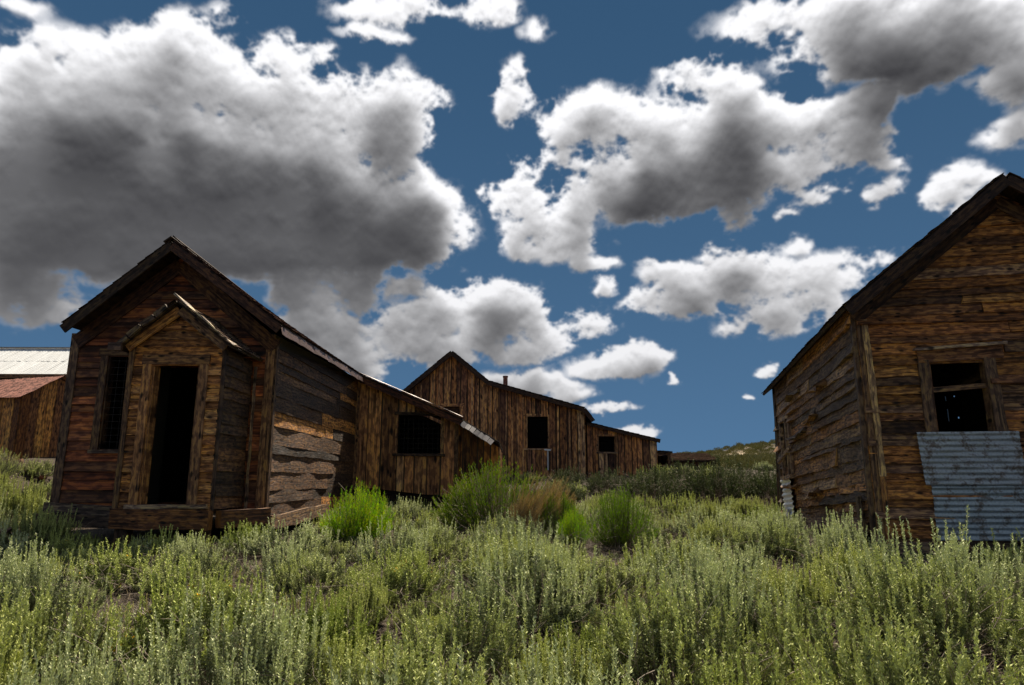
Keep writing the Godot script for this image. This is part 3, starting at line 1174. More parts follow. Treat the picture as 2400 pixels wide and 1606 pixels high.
	# partition of upright boards seen through the doorway
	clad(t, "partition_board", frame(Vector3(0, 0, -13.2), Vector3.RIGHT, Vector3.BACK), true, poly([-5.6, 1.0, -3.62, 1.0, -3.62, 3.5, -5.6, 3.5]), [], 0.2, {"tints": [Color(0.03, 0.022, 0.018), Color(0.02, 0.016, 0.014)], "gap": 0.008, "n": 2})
	build_porch(t)
	build_lean_to(t)


func window_set(t: Node3D, F: Transform3D, r: Rect2, w: float, tint: Color, wire: bool) -> Node3D:
	# casing boards round an opening, with reveals going in and a sill that stands out
	var f := Node3D.new()
	f.name = "window"
	t.add_child(f, true)
	var x0 := r.position.x
	var x1 := r.end.x
	var y0 := r.position.y
	var y1 := r.end.y
	var N := F.basis.z
	var o := {"tint": tint, "n": 5, "jag": 0.006}
	beam(f, "casing", F * Vector3(x0 - w / 2, y0 - 0.02, 0), F * Vector3(x0 - w / 2, y1, 0), w, N, 0.035, o)
	beam(f, "casing", F * Vector3(x1 + w / 2, y0 - 0.02, 0), F * Vector3(x1 + w / 2, y1, 0), w, N, 0.035, o)
	beam(f, "casing", F * Vector3(x0 - w - 0.03, y1 + w / 2, 0), F * Vector3(x1 + w + 0.03, y1 + w / 2, 0), w, N, 0.038, o)
	beam(f, "sill", F * Vector3(x0 - w, y0 - 0.03, -0.05), F * Vector3(x1 + w, y0 - 0.03, -0.05), 0.05, N, 0.13, {"tint": tint.lerp(Color(0.4, 0.4, 0.4), 0.4), "n": 4})
	var d := {"tint": tint * 0.8, "n": 3}
	beam(f, "jamb", F * Vector3(x0 + 0.012, y0, -0.12), F * Vector3(x0 + 0.012, y1, -0.12), 0.024, N, 0.13, d)
	beam(f, "jamb", F * Vector3(x1 - 0.012, y0, -0.12), F * Vector3(x1 - 0.012, y1, -0.12), 0.024, N, 0.13, d)
	if wire:
		wire_mesh(f, F, Rect2(x0 + 0.03, y0 + 0.01, r.size.x - 0.06, r.size.y - 0.02), 0.1)
	return f


func build_porch(t: Node3D) -> void:
	var P := frame(Vector3(0, 0, -9.0), Vector3.RIGHT, Vector3.BACK)
	var wall := poly([-5.06, 1.05, -3.88, 1.05, -3.88, 3.16, -4.46, 3.60, -5.06, 3.16])
	var door := Rect2(-4.80, 1.10, 0.64, 1.82)
	clad(t, "porch_board", P, false, wall, [door], 0.118, {"tints": GOLD, "proud": 0.024, "n": 6, "warp": 0.014, "jag": 0.014, "lap": 0.016, "mat": mats.rough})
	shell(t, "porch_inner_wall", P, wall, [door], 0.05, mats.plain)
	var grey := Color(0.26, 0.18, 0.11)
	# door frame
	var df := Node3D.new()
	df.name = "doorway"
	t.add_child(df, true)
	beam(df, "casing", Vector3(-4.86, 1.07, -9.0), Vector3(-4.86, 2.92, -9.0), 0.115, Vector3.BACK, 0.045, {"tint": Color(0.61, 0.37, 0.19), "n": 6})
	beam(df, "casing", Vector3(-4.10, 1.07, -9.0), Vector3(-4.10, 2.92, -9.0), 0.115, Vector3.BACK, 0.045, {"tint": Color(0.41, 0.27, 0.17), "n": 6})
	beam(df, "lintel", Vector3(-4.93, 2.985, -9.0), Vector3(-4.03, 2.985, -9.0), 0.13, Vector3.BACK, 0.048, {"tint": Color(0.37, 0.24, 0.14)})
	beam(df, "jamb", Vector3(-4.785, 1.1, -9.14), Vector3(-4.785, 2.92, -9.14), 0.03, Vector3.BACK, 0.15, {"tint": Color(0.65, 0.39, 0.19)})
	beam(df, "jamb", Vector3(-4.175, 1.1, -9.14), Vector3(-4.175, 2.92, -9.14), 0.03, Vector3.BACK, 0.15, {"tint": Color(0.34, 0.22, 0.14)})
	beam(df, "threshold", Vector3(-4.95, 1.075, -9.12), Vector3(-3.9, 1.075, -9.12), 0.05, Vector3.BACK, 0.2, {"tint": Color(0.56, 0.49, 0.42), "mat": mats.rough, "jag": 0.02, "n": 7})
	# corner trim
	beam(t, "corner_board", Vector3(-5.085, 1.02, -9.0), Vector3(-5.085, 3.17, -9.0), 0.07, Vector3.BACK, 0.04, {"tint": grey, "n": 6})
	beam(t, "corner_board", Vector3(-3.868, 1.02, -9.03), Vector3(-3.868, 3.2, -9.03), 0.05, Vector3.BACK, 0.04, {"tint": Color(0.12, 0.09, 0.08), "n": 6})
	# side walls of the porch
	var R := frame(Vector3(-3.86, 0, -9.0), Vector3(0, 0, -1), Vector3.RIGHT)
	var sp := poly([0.03, 1.05, 0.98, 1.05, 0.98, 3.14, 0.03, 3.14])
	clad(t, "porch_board", R, false, sp, [], 0.16, {"tints": [Color(0.20, 0.13, 0.08), Color(0.14, 0.095, 0.065), Color(0.26, 0.16, 0.09), Color(0.11, 0.08, 0.06)], "proud": 0.02, "n": 6, "warp": 0.02, "jag": 0.02})
	shell(t, "porch_inner_wall", R, sp, [], 0.03, mats.plain)
	var Lf := frame(Vector3(-5.08, 0, -9.0), Vector3(0, 0, -1), Vector3.LEFT)
	clad(t, "porch_board", Lf, false, sp, [], 0.16, {"tints": GOLD, "proud": 0.02, "n": 4})
	shell(t, "porch_inner_wall", Lf, sp, [], 0.03, mats.plain)
	beam(t, "corner_board", Vector3(-3.79, 1.0, -9.97), Vector3(-3.79, 3.05, -9.97), 0.035, Vector3.BACK, 0.03, {"tint": Color(0.51, 0.41, 0.31), "jag": 0.02, "n": 8, "mat": mats.rough})
	# gabled roof of the porch, split and curled at the front
	var rd := Vector3(-4.48, 3.74, -8.82)
	var a := Vector3(-5.22, 3.10, -8.84)
	var b := Vector3(-3.72, 3.12, -8.84)
	var bk := Vector3(0, 0, -1.14)
	roof(t, a, a + bk, rd + bk, rd, 0.03, {"course": 0.11, "shingle": 0.12})
	roof(t, b, b + bk, rd + bk, rd, 0.03, {"course": 0.11, "shingle": 0.12, "tints": [Color(0.22, 0.18, 0.15), Color(0.17, 0.14, 0.12), Color(0.26, 0.21, 0.18)]})
	for s in [-1.0, 1.0]:
		var e := Vector3(-4.47 + s * 0.66, 3.14, -8.93)
		beam(t, "porch_rake_board", e, Vector3(-4.47, 3.645, -8.93), 0.12, Vector3.BACK, 0.035, {"tint": Color(0.78, 0.46, 0.20) if s < 0 else Color(0.34, 0.25, 0.19), "jag": 0.015, "n": 7, "mat": mats.rough})
	for k in 4:
		var x0 := lerpf(-5.2, -4.56, k / 4.0)
		beam(t, "roof_batten_end", Vector3(x0, 3.13 + (x0 + 5.2) * 0.86, -8.78), Vector3(x0 + 0.15, 3.25 + (x0 + 5.2) * 0.86, -8.78), 0.06, Vector3.BACK, 0.05, {"tint": Color(0.20, 0.17, 0.14), "jag": 0.03, "mat": mats.rough})
	beam(t, "roof_board", b + Vector3(0.06, 0.02, 0.02), rd + Vector3(-0.04, 0.10, 0.0), 0.07, Vector3(0.62, 0.78, 0), 0.015, {"tint": Color(0.95, 0.95, 0.85), "jag": 0.05, "warp": 0.05, "n": 9, "mat": mats.rough})
	beam(t, "roof_board", Vector3(-5.27, 3.07, -8.74), Vector3(-5.1, 3.07, -8.74), 0.05, Vector3.UP, 0.1, {"tint": Color(0.26, 0.20, 0.17)})
	# heavy sill timber under the porch, and the dark gap below
	beam(t, "sill_timber", Vector3(-5.12, 0.92, -9.06), Vector3(-3.86, 0.91, -9.06), 0.25, Vector3.BACK, 0.14, {"tint": Color(0.319, 0.171, 0.077), "mat": mats.rough, "jag": 0.03, "warp": 0.02, "n": 8})
	beam(t, "sill_timber", Vector3(-3.84, 0.91, -9.1), Vector3(-3.5, 0.91, -9.95), 0.22, Vector3(0.9, 0, 0.4), 0.10, {"tint": Color(0.204, 0.110, 0.055), "mat": mats.rough, "jag": 0.02, "n": 5})
	var fl := Buf.new()
	fl.box(Transform3D(Basis(), Vector3(-4.47, 1.03, -9.52) - base), Vector3(1.15, 0.05, 0.9), Color(0.13, 0.09, 0.06))
	part(t, "porch_floor", fl.mesh(), mats.wood)
	for x: float in [-5.0, -3.98]:
		beam(t, "pier_post", Vector3(x, 0.4, -9.15), Vector3(x, 0.82, -9.15), 0.16, Vector3.BACK, 0.14, {"tint": Color(0.17, 0.12, 0.09)})


func build_lean_to(t: Node3D) -> void:
	# the lower wing behind: upright boards under a roof that falls to the right
	var F := frame(Vector3(0, 0, -15.5), Vector3.RIGHT, Vector3.BACK)
	var wall := poly([-3.54, 1.28, -1.24, 1.02, -1.24, 2.70, -3.54, 3.66])
	var hole := Rect2(-2.58, 1.99, 0.98, 0.87)
	clad(t, "wall_board", F, true, wall, [hole], 0.27, {"tints": TAN, "gap": 0.03, "n": 5, "warp": 0.012, "jag": 0.025, "proud": 0.035, "mat": mats.wide})
	shell(t, "inner_wall", F, wall, [hole], 0.05, mats.plain)
	beam(t, "corner_board", Vector3(-3.50, 1.2, -15.46), Vector3(-3.50, 3.62, -15.46), 0.08, Vector3.BACK, 0.04, {"tint": Color(0.37, 0.24, 0.15), "n": 5})
	var f := Node3D.new()
	f.name = "window"
	t.add_child(f, true)
	var soot := {"tint": Color(0.09, 0.07, 0.06), "jag": 0.015, "n": 5}
	beam(f, "casing", Vector3(-2.66, 2.89, -15.49), Vector3(-1.56, 2.87, -15.49), 0.07, Vector3.BACK, 0.05, soot)
	beam(f, "casing", Vector3(-2.60, 1.96, -15.49), Vector3(-2.60, 2.86, -15.49), 0.05, Vector3.BACK, 0.045, {"tint": Color(0.48, 0.31, 0.17)})
	beam(f, "casing", Vector3(-1.57, 1.95, -15.49), Vector3(-1.57, 2.86, -15.49), 0.08, Vector3.BACK, 0.045, {"tint": Color(0.42, 0.31, 0.20), "mat": mats.rough})
	beam(f, "sill", Vector3(-2.68, 1.965, -15.52), Vector3(-1.5, 1.955, -15.52), 0.06, Vector3.BACK, 0.09, soot)
	wire_mesh(f, F, Rect2(-2.56, 2.0, 0.94, 0.84), 0.11)
	# dark boarded footing
	clad(t, "footing_board", frame(Vector3(0, 0, -15.56), Vector3.RIGHT, Vector3.BACK), false, poly([-3.54, 0.5, -0.5, 0.5, -0.5, 1.1, -3.54, 1.4]), [], 0.2, {"tints": [Color(0.045, 0.035, 0.03), Color(0.06, 0.045, 0.04)], "n": 4})
	# the low end, set back a hand's breadth, orange boards
	var G := frame(Vector3(0, 0, -15.62), Vector3.RIGHT, Vector3.BACK)
	var low := poly([-1.24, 0.9, -0.30, 0.9, -0.30, 2.14, -1.24, 2.66])
	clad(t, "wall_board", G, true, low, [], 0.15, {"tints": [Color(0.40, 0.20, 0.06), Color(0.30, 0.15, 0.05), Color(0.20, 0.11, 0.05)], "gap": 0.022, "n": 4, "warp": 0.01, "jag": 0.02, "mat": mats.wide})
	shell(t, "inner_wall", G, low, [], 0.05, mats.plain)
	beam(t, "corner_board", Vector3(-1.25, 0.95, -15.49), Vector3(-1.25, 2.68, -15.49), 0.09, Vector3.BACK, 0.045, {"tint": Color(0.19, 0.14, 0.10)})
	# roof: boards under a thin reddish metal edge, then a pale flashing that bends down at the low end
	var a := Vector3(-1.12, 2.72, -15.25)
	var b := Vector3(-3.60, 3.78, -15.25)
	var bk := Vector3(0, 0, -5.0)
	roof(t, a, a + bk, b + bk, b, 0.04, {"tints": [Color(0.30, 0.17, 0.13), Color(0.24, 0.13, 0.10), Color(0.36, 0.22, 0.17)]})
	roof(t, Vector3(-0.30, 2.20, -15.3), Vector3(-0.30, 2.20, -20.2), a + bk + Vector3(0, -0.02, 0), a + Vector3(0, -0.02, -0.05), 0.035, {"tints": [Color(0.36, 0.32, 0.29), Color(0.42, 0.38, 0.35)]})
	beam(t, "rake_board", Vector3(-3.58, 3.70, -15.25), Vector3(-1.12, 2.655, -15.25), 0.12, Vector3.BACK, 0.03, {"tint": Color(0.135, 0.060, 0.040), "n": 6})
	beam(t, "roof_edging", Vector3(-3.60, 3.85, -15.2), Vector3(-1.10, 2.79, -15.2), 0.016, Vector3(0.33, 0.80, 0.48), 0.008, {"tint": Color(0.30, 0.22, 0.21), "mat": mats.tin, "n": 8, "jag": 0.015, "warp": 0.01})
	for k in 7:
		var p := Vector3(-1.12, 2.74, -15.18).lerp(Vector3(-0.42, 2.31, -15.18), k / 7.0)
		var q := Vector3(-1.12, 2.74, -15.18).lerp(Vector3(-0.42, 2.31, -15.18), (k + 0.9) / 7.0)
		beam(t, "flashing_piece", p + Vector3(0, -0.09, 0), q + Vector3(0, -0.09 - rng.randf() * 0.02, 0), 0.17, Vector3(0.3, 0.65, 0.7), 0.006, {"tint": Color(0.20, 0.18, 0.19), "mat": mats.tin, "n": 3, "jag": 0.02, "warp": 0.01})
	# walls that close the wing
	var E := frame(Vector3(-0.30, 0, -15.62), Vector3(0, 0, -1), Vector3.RIGHT)
	clad(t, "wall_board", E, true, poly([0, 0.6, 4.4, 0.9, 4.4, 2.14, 0, 2.14]), [], 0.2, {"tints": TAN, "gap": 0.01, "n": 2})
	shell(t, "inner_wall", E, poly([0, 0.6, 4.4, 0.9, 4.4, 2.14, 0, 2.14]), [], 0.05, mats.plain)
	shell(t, "back_wall", frame(Vector3(0, 0, -20.0), Vector3.RIGHT, Vector3.FORWARD), poly([-3.54, 0.9, -0.3, 0.9, -0.3, 2.14, -1.24, 2.66, -3.54, 3.66]), [], 0.06, mats.plain)
	shell(t, "inner_wall", frame(Vector3(-3.56, 0, -15.5), Vector3(0, 0, -1), Vector3.LEFT), poly([0, 0.7, 4.5, 0.9, 4.5, 3.62, 0, 3.62]), [], 0.05, mats.plain)


func build_rear_house() -> void:
	var t := thing("barn_like_house", "long brown board and batten house with a steep gable, standing behind the cabins", "house", Vector3(-0.8, 1.5, -24.0))
	var F := frame(Vector3(0, 0, -24.0), Vector3.RIGHT, Vector3.BACK)
	var wall := poly([-4.3, 1.5, 2.55, 1.5, 2.55, 3.78, -0.9, 4.74, -2.14, 5.78, -4.3, 3.92])
	var w1 := Rect2(0.52, 2.50, 0.76, 1.10)
	var w2 := Rect2(-2.42, 2.9, 0.6, 1.06)
	clad(t, "wall_board", F, true, wall, [w1, w2], 0.22, {"tints": BARN, "gap": 0.035, "n": 4, "warp": 0.015, "jag": 0.02, "vary": 0.4, "proud": 0.04, "mat": mats.wide})
	shell(t, "inner_wall", F, wall, [w1, w2], 0.05, mats.plain)
	# battens nailed over the joints, ragged and partly gone
	for k in 34:
		var x := -4.2 + k * 0.2 + rng.randf_range(-0.02, 0.02)
		if rng.randf() < 0.22 or (x > 0.42 and x < 1.38) or (x > -2.5 and x < -1.75):
			continue
		var sp := spans(swapped(wall, [], F, true)[0], [], x)
		if sp.is_empty():
			continue
		var top: float = sp[0].y - 0.08
		beam(t, "batten", F * Vector3(x, 1.55 + rng.randf() * 0.2, 0.018), F * Vector3(x + rng.randf_range(-0.03, 0.03), lerpf(1.6, top, 1.0 if rng.randf() < 0.75 else rng.randf_range(0.5, 0.9)), 0.018), 0.06, Vector3.BACK, 0.045, {"tint": (BARN[rng.randi() % BARN.size()] as Color).lerp(Color(0.98, 0.70, 0.42), 0.45), "mat": mats.wide, "n": 5, "jag": 0.02, "warp": 0.01})
	window_set(t, F, w1, 0.10, Color(0.85, 0.60, 0.36), true)
	window_set(t, F, w2, 0.10, Color(0.75, 0.45, 0.25), false)
	# a plank still fills the half-hidden upper window
	clad(t, "shutter_board", frame(Vector3(0, 0, -24.06), Vector3.RIGHT, Vector3.BACK), false, poly([-2.42, 3.4, -1.82, 3.4, -1.82, 3.96, -2.42, 3.96]), [], 0.2, {"tints": [Color(0.20, 0.10, 0.05)], "n": 2})
	beam(t, "rain_pipe", Vector3(1.24, 1.75, -23.88), Vector3(1.24, 2.42, -23.88), 0.05, Vector3.BACK, 0.05, {"tint": Color(0.45, 0.45, 0.45), "mat": mats.plain})
	beam(t, "pipe_cap", Vector3(1.12, 2.45, -23.86), Vector3(1.34, 2.43, -23.86), 0.05, Vector3.BACK, 0.06, {"tint": Color(0.7, 0.72, 0.72), "mat": mats.plain})
	# roof slopes: steep gable, long low slope, and a rolled-down end
	var bk := Vector3(0, 0, -8.0)
	var z := -23.72
	var pk := Vector3(-2.14, 5.86, z)
	var kn := Vector3(-0.86, 4.80, z)
	var le := Vector3(-4.55, 3.80, z)
	var re := Vector3(2.52, 3.85, z)
	var dn := Vector3(2.82, 3.42, z)
	roof(t, le, le + bk, pk + bk, pk, 0.05, {"course": 0.2, "shingle": 0.2})
	roof(t, kn, kn + bk, pk + bk, pk, 0.05, {"course": 0.2, "shingle": 0.2})
	roof(t, re, re + bk, kn + bk, kn, 0.05, {"course": 0.2, "shingle": 0.2})
	roof(t, dn, dn + bk, re + bk, re, 0.05, {"course": 0.2, "shingle": 0.2})
	var dk := {"tint": Color(0.075, 0.050, 0.040), "n": 6}
	beam(t, "rake_board", le, pk + Vector3(0, -0.05, 0), 0.14, Vector3.BACK, 0.03, dk)
	beam(t, "rake_board", kn + Vector3(0.02, -0.05, 0), pk + Vector3(0, -0.05, 0), 0.14, Vector3.BACK, 0.031, dk)
	beam(t, "rake_board", re + Vector3(0, -0.05, 0), kn + Vector3(0, -0.05, 0), 0.13, Vector3.BACK, 0.032, dk)
	beam(t, "rake_board", dn, re + Vector3(0, -0.03, 0), 0.15, Vector3.BACK, 0.033, dk)
	# stove pipe
	var pipe := CylinderMesh.new()
	pipe.top_radius = 0.085
	pipe.bottom_radius = 0.085
	pipe.height = 0.7
	pipe.radial_segments = 14
	var pm := part(t, "stove_pipe", pipe, mats.rust)
	pm.position = Vector3(-0.24, 4.78, -24.6) - base
	var capm := CylinderMesh.new()
	capm.top_radius = 0.1
	capm.bottom_radius = 0.1
	capm.height = 0.05
	capm.radial_segments = 14
	var pc := part(pm, "rim", capm, mats.rust)
	pc.position = Vector3(0, 0.33, 0)
	# right end and back
	var E := frame(Vector3(2.55, 0, -24.0), Vector3(0, 0, -1), Vector3.RIGHT)
	var ep := poly([0, 1.4, 7.6, 1.6, 7.6, 3.78, 0, 3.78])
	clad(t, "wall_board", E, true, ep, [], 0.3, {"tints": BARN, "n": 2})
	shell(t, "inner_wall", E, ep, [], 0.05, mats.plain)
	shell(t, "back_wall", frame(Vector3(0, 0, -31.6), Vector3.RIGHT, Vector3.FORWARD), poly([-4.3, 1.5, 2.55, 1.5, 2.55, 3.87, -0.9, 4.82, -2.14, 5.87, -4.3, 4.02]), [], 0.06, mats.plain)
	var L := frame(Vector3(-4.3, 0, -24.0), Vector3(0, 0, -1), Vector3.LEFT)
	clad(t, "wall_board", L, true, poly([0, 1.4, 7.6, 1.6, 7.6, 3.9, 0, 3.9]), [], 0.3, {"tints": BARN, "n": 2})
	shell(t, "inner_wall", L, poly([0, 1.4, 7.6, 1.6, 7.6, 3.9, 0, 3.9]), [], 0.05, mats.plain)
	clad(t, "footing_board", frame(Vector3(0, 0, -24.05), Vector3.RIGHT, Vector3.BACK), false, poly([-4.3, 1.1, 2.55, 1.1, 2.55, 1.52, -4.3, 1.52]), [], 0.2, {"tints": [Color(0.07, 0.055, 0.045)], "n": 3, "joint": 2.5})
	# the low shed at its right end
	var G := frame(Vector3(0, 0, -24.12), Vector3.RIGHT, Vector3.BACK)
	var sw := poly([2.62, 1.25, 5.06, 1.25, 5.06, 2.76, 2.62, 3.30])
	var w3 := Rect2(3.02, 2.38, 0.60, 0.54)
	clad(t, "shed_board", G, true, sw, [w3], 0.2, {"tints": BARN, "gap": 0.035, "n": 4, "warp": 0.015, "jag": 0.02, "vary": 0.4, "proud": 0.04, "mat": mats.wide})
	shell(t, "inner_wall", G, sw, [w3], 0.05, mats.plain)
	window_set(t, G, w3, 0.08, Color(0.36, 0.25, 0.17), true)
	var sa := Vector3(5.16, 2.76, -23.95)
	var sb := Vector3(2.62, 3.37, -23.95)
	roof(t, sa, sa + Vector3(0, 0, -6), sb + Vector3(0, 0, -6), sb, 0.04, {"course": 0.2, "shingle": 0.2})
	beam(t, "rake_board", sa + Vector3(0, -0.03, 0), sb + Vector3(0, -0.03, 0), 0.1, Vector3.BACK, 0.025, dk)
	var H := frame(Vector3(5.06, 0, -24.12), Vector3(0, 0, -1), Vector3.RIGHT)
	clad(t, "shed_board", H, true, poly([0, 1.3, 5.7, 1.5, 5.7, 2.76, 0, 2.76]), [], 0.25, {"tints": BARN, "n": 2})
	shell(t, "inner_wall", H, poly([0, 1.3, 5.7, 1.5, 5.7, 2.76, 0, 2.76]), [], 0.05, mats.plain)
	shell(t, "back_wall", frame(Vector3(0, 0, -29.8), Vector3.RIGHT, Vector3.FORWARD), poly([2.62, 1.25, 5.06, 1.25, 5.06, 2.80, 2.62, 3.38]), [], 0.06, mats.plain)


func build_right_house() -> void:
	var t := thing("weathered_house", "weathered brown house with a broken window and corrugated metal patches, cut by the right edge", "house", Vector3(6.2, 0.5, -8.6))
	var ang := deg_to_rad(10.6)
	var R := Vector3(cos(ang), 0, sin(ang))
	var N := Vector3(-sin(ang), 0, cos(ang))
	var D := Vector3(sin(ang), -0.057, -cos(ang))
	var C := Vector3(4.5, 0, -8.7)
	var F := frame(C, R, N)
	var wall := poly([0.0, 0.58, 3.7, 0.58, 3.7, 3.62, 1.85, 5.12, 0.0, 3.62])
	var win := Rect2(0.80, 1.40, 0.67, 1.46)
	clad(t, "siding_board", F, false, wall, [win], 0.128, {"tints": FRONT, "proud": 0.03, "n": 8, "warp": 0.016, "jag": 0.018, "joint": 2.6, "lift": 0.12, "vary": 0.25, "mat": mats.rough, "lap": 0.016})
	shell(t, "inner_wall", F, wall, [win], 0.05, mats.plain)
	beam(t, "skirt_board", F * Vector3(0.05, 0.60, -0.01), F * Vector3(0.82, 0.60, -0.01), 0.13, N, 0.05, {"tint": Color(0.42, 0.36, 0.31), "mat": mats.rough, "jag": 0.02, "n": 6})
	beam(t, "skirt_board", F * Vector3(0.8, 0.61, -0.02), F * Vector3(3.6, 0.6, -0.02), 0.13, N, 0.04, {"tint": Color(0.20, 0.17, 0.14), "mat": mats.rough, "jag": 0.02, "n": 6})
	for u: float in [0.80, 0.9, 1.62]:
		beam(t, "stake", F * Vector3(u, 0.42, 0.04), F * Vector3(u, 0.70, 0.04), 0.07, N, 0.04, {"tint": Color(0.27, 0.22, 0.19)})
	# corner boards: the front one split and golden
	beam(t, "corner_board", F * Vector3(0.05, 0.45, 0.0), F * Vector3(0.05, 3.6, 0.0), 0.09, N, 0.04, {"tint": Color(0.31, 0.22, 0.15), "n": 8, "mat": mats.rough})
	beam(t, "corner_board", F * Vector3(0.13, 1.45, 0.012), F * Vector3(0.10, 3.45, 0.012), 0.075, N, 0.045, {"tint": Color(0.98, 0.80, 0.50), "n": 10, "jag": 0.025, "mat": mats.rough})
	beam(t, "corner_board", F * Vector3(0.12, 0.5, 0.012), F * Vector3(0.12, 1.45, 0.012), 0.07, N, 0.04, {"tint": Color(0.58, 0.34, 0.15), "n": 6, "mat": mats.rough})
	# window: casing, meeting rail, no glass
	var f := Node3D.new()
	f.name = "window"
	t.add_child(f, true)
	var g := Color(0.27, 0.20, 0.14)
	beam(f, "casing", F * Vector3(0.745, 1.36, 0), F * Vector3(0.735, 2.9, 0), 0.12, N, 0.05, {"tint": g, "n": 8, "jag": 0.02, "mat": mats.rough})
	beam(f, "casing", F * Vector3(1.56, 1.36, 0), F * Vector3(1.50, 2.92, 0), 0.13, N, 0.05, {"tint": g, "n": 8, "jag": 0.02, "mat": mats.rough})
	beam(f, "casing", F * Vector3(0.68, 2.93, 0), F * Vector3(1.66, 2.98, 0), 0.16, N, 0.05, {"tint": Color(0.41, 0.24, 0.14), "n": 7, "jag": 0.02, "mat": mats.rough})
	beam(f, "head_cap", F * Vector3(0.64, 3.03, 0.0), F * Vector3(1.70, 3.085, 0.0), 0.035, N, 0.1, {"tint": Color(0.68, 0.61, 0.54), "n": 6, "jag": 0.01})
	beam(f, "meeting_rail", F * Vector3(0.80, 2.52, -0.06), F * Vector3(1.50, 2.57, -0.06), 0.065, N, 0.05, {"tint": Color(0.42, 0.31, 0.20), "n": 5})
	beam(f, "jamb", F * Vector3(0.815, 1.4, -0.13), F * Vector3(0.815, 2.86, -0.13), 0.03, N, 0.14, {"tint": Color(0.31, 0.20, 0.14)})
	beam(f, "jamb", F * Vector3(1.462, 1.4, -0.13), F * Vector3(1.462, 2.86, -0.13), 0.03, N, 0.14, {"tint": Color(0.34, 0.24, 0.15)})
	# corrugated sheets nailed over the lower half of the window and the wall
	corrugated(t, "corrugated_sheet", F * Vector3(0.66, 0.69, 0.045), R * 1.75 + Vector3(0, 0.015, 0), Vector3(0, 0.655, 0), N, 0.0675, 0.009, mats.galv, {"dent": 0.014, "n": 12, "tint": Color(0.95, 1.0, 1.0)})
	corrugated(t, "corrugated_sheet", F * Vector3(0.585, 1.345, 0.068), R * 1.13, Vector3(0, 0.645, 0) - R * 0.03, N, 0.0675, 0.007, mats.galv, {"dent": 0.018, "n": 14, "tint": Color(0.95, 0.95, 0.95)})
	# roof
	var q := 0.32
	var Y := func(u: float, v: float, w: float) -> Vector3: return C + R * u + Vector3(0, v, 0) - N * w + Vector3(0, -0.057 * w, 0)
	roof(t, Y.call(-0.16, 3.55, -q), Y.call(-0.16, 3.55, 6.1), Y.call(1.85, 5.16, 6.1), Y.call(1.85, 5.16, -q), 0.05, {"course": 0.13, "shingle": 0.15})
	roof(t, Y.call(3.86, 3.55, -q), Y.call(3.86, 3.55, 6.1), Y.call(1.85, 5.16, 6.1), Y.call(1.85, 5.16, -q), 0.05, {"course": 0.13, "shingle": 0.15})
	var dk := {"tint": Color(0.085, 0.055, 0.040), "n": 7}
	beam(t, "rake_board", Y.call(-0.17, 3.49, -q), Y.call(1.85, 5.11, -q), 0.14, N, 0.035, dk)
	beam(t, "rake_board", Y.call(3.87, 3.49, -q), Y.call(1.85, 5.11, -q), 0.14, N, 0.036, dk)
	beam(t, "frieze_board", F * Vector3(-0.02, 3.46, 0.026), F * Vector3(1.85, 4.96, 0.026), 0.16, N, 0.02, {"tint": Color(0.095, 0.060, 0.040), "n": 7})
	beam(t, "frieze_board", F * Vector3(3.72, 3.46, 0.026), F * Vector3(1.85, 4.96, 0.026), 0.16, N, 0.022, {"tint": Color(0.170, 0.120, 0.085), "n": 7})
	# left side wall, sunk towards the back, boards sprung and broken
	var S := Transform3D(Basis(D, Vector3.UP, -R), C)
	var side := poly([0.02, 0.92, 5.7, 0.95, 5.7, 3.66, 0.02, 3.66])
	var hole := Rect2(4.35, 1.95, 0.75, 0.95)
	var hole2 := Rect2(4.75, 0.98, 0.6, 0.32)
	clad(t, "siding_board", S, false, side, [hole, hole2], 0.148, {"tints": FLANK, "proud": 0.028, "n": 9, "warp": 0.03, "jag": 0.03, "joint": 3.0, "lift": 0.3, "vary": 0.3, "mat": mats.rough, "lap": 0.02})
	shell(t, "inner_wall", S, side, [hole], 0.05, mats.plain)
	beam(t, "skirt_board", S * Vector3(0.3, 0.86, 0.0), S * Vector3(5.2, 0.88, 0.02), 0.17, -R, 0.05, {"tint": Color(0.51, 0.42, 0.36), "mat": mats.rough, "jag": 0.03, "n": 9})
	beam(t, "stake", S * Vector3(0.34, 0.5, 0.05), S * Vector3(0.34, 1.22, 0.05), 0.1, -R, 0.05, {"tint": Color(0.27, 0.24, 0.20), "mat": mats.rough})
	beam(t, "corner_board", S * Vector3(0.04, 0.6, 0.0), S * Vector3(0.04, 3.58, 0.0), 0.09, -R, 0.05, {"tint": Color(0.22, 0.17, 0.13), "n": 8, "mat": mats.rough})
	var sf := Node3D.new()
	sf.name = "side_window"
	t.add_child(sf, true)
	var pale := {"tint": Color(0.58, 0.48, 0.39), "mat": mats.rough, "n": 6, "jag": 0.02}
	for x: float in [4.33, 4.62, 5.12]:
		beam(sf, "casing", S * Vector3(x, 1.75, 0.0), S * Vector3(x + 0.04, 2.85, 0.0), 0.07, -R, 0.07, pale)
	beam(sf, "casing", S * Vector3(4.28, 2.88, 0.0), S * Vector3(5.2, 2.86, 0.0), 0.09, -R, 0.07, pale)
	beam(sf, "broken_rail", S * Vector3(4.2, 2.25, 0.07), S * Vector3(5.3, 2.06, 0.09), 0.07, -R, 0.04, pale)
	beam(sf, "sill", S * Vector3(4.25, 1.72, 0.0), S * Vector3(5.2, 1.72, 0.0), 0.07, -R, 0.12, pale)
	# bright bent sheets at the far end
	corrugated(t, "bent_sheet", S * Vector3(4.35, 1.02, 0.04), D * 0.75 + R * -0.02, Vector3(0, 0.70, 0) - R * 0.02, -R, 0.09, 0.014, mats.tin, {"dent": 0.02, "curl": 0.03, "n": 12})
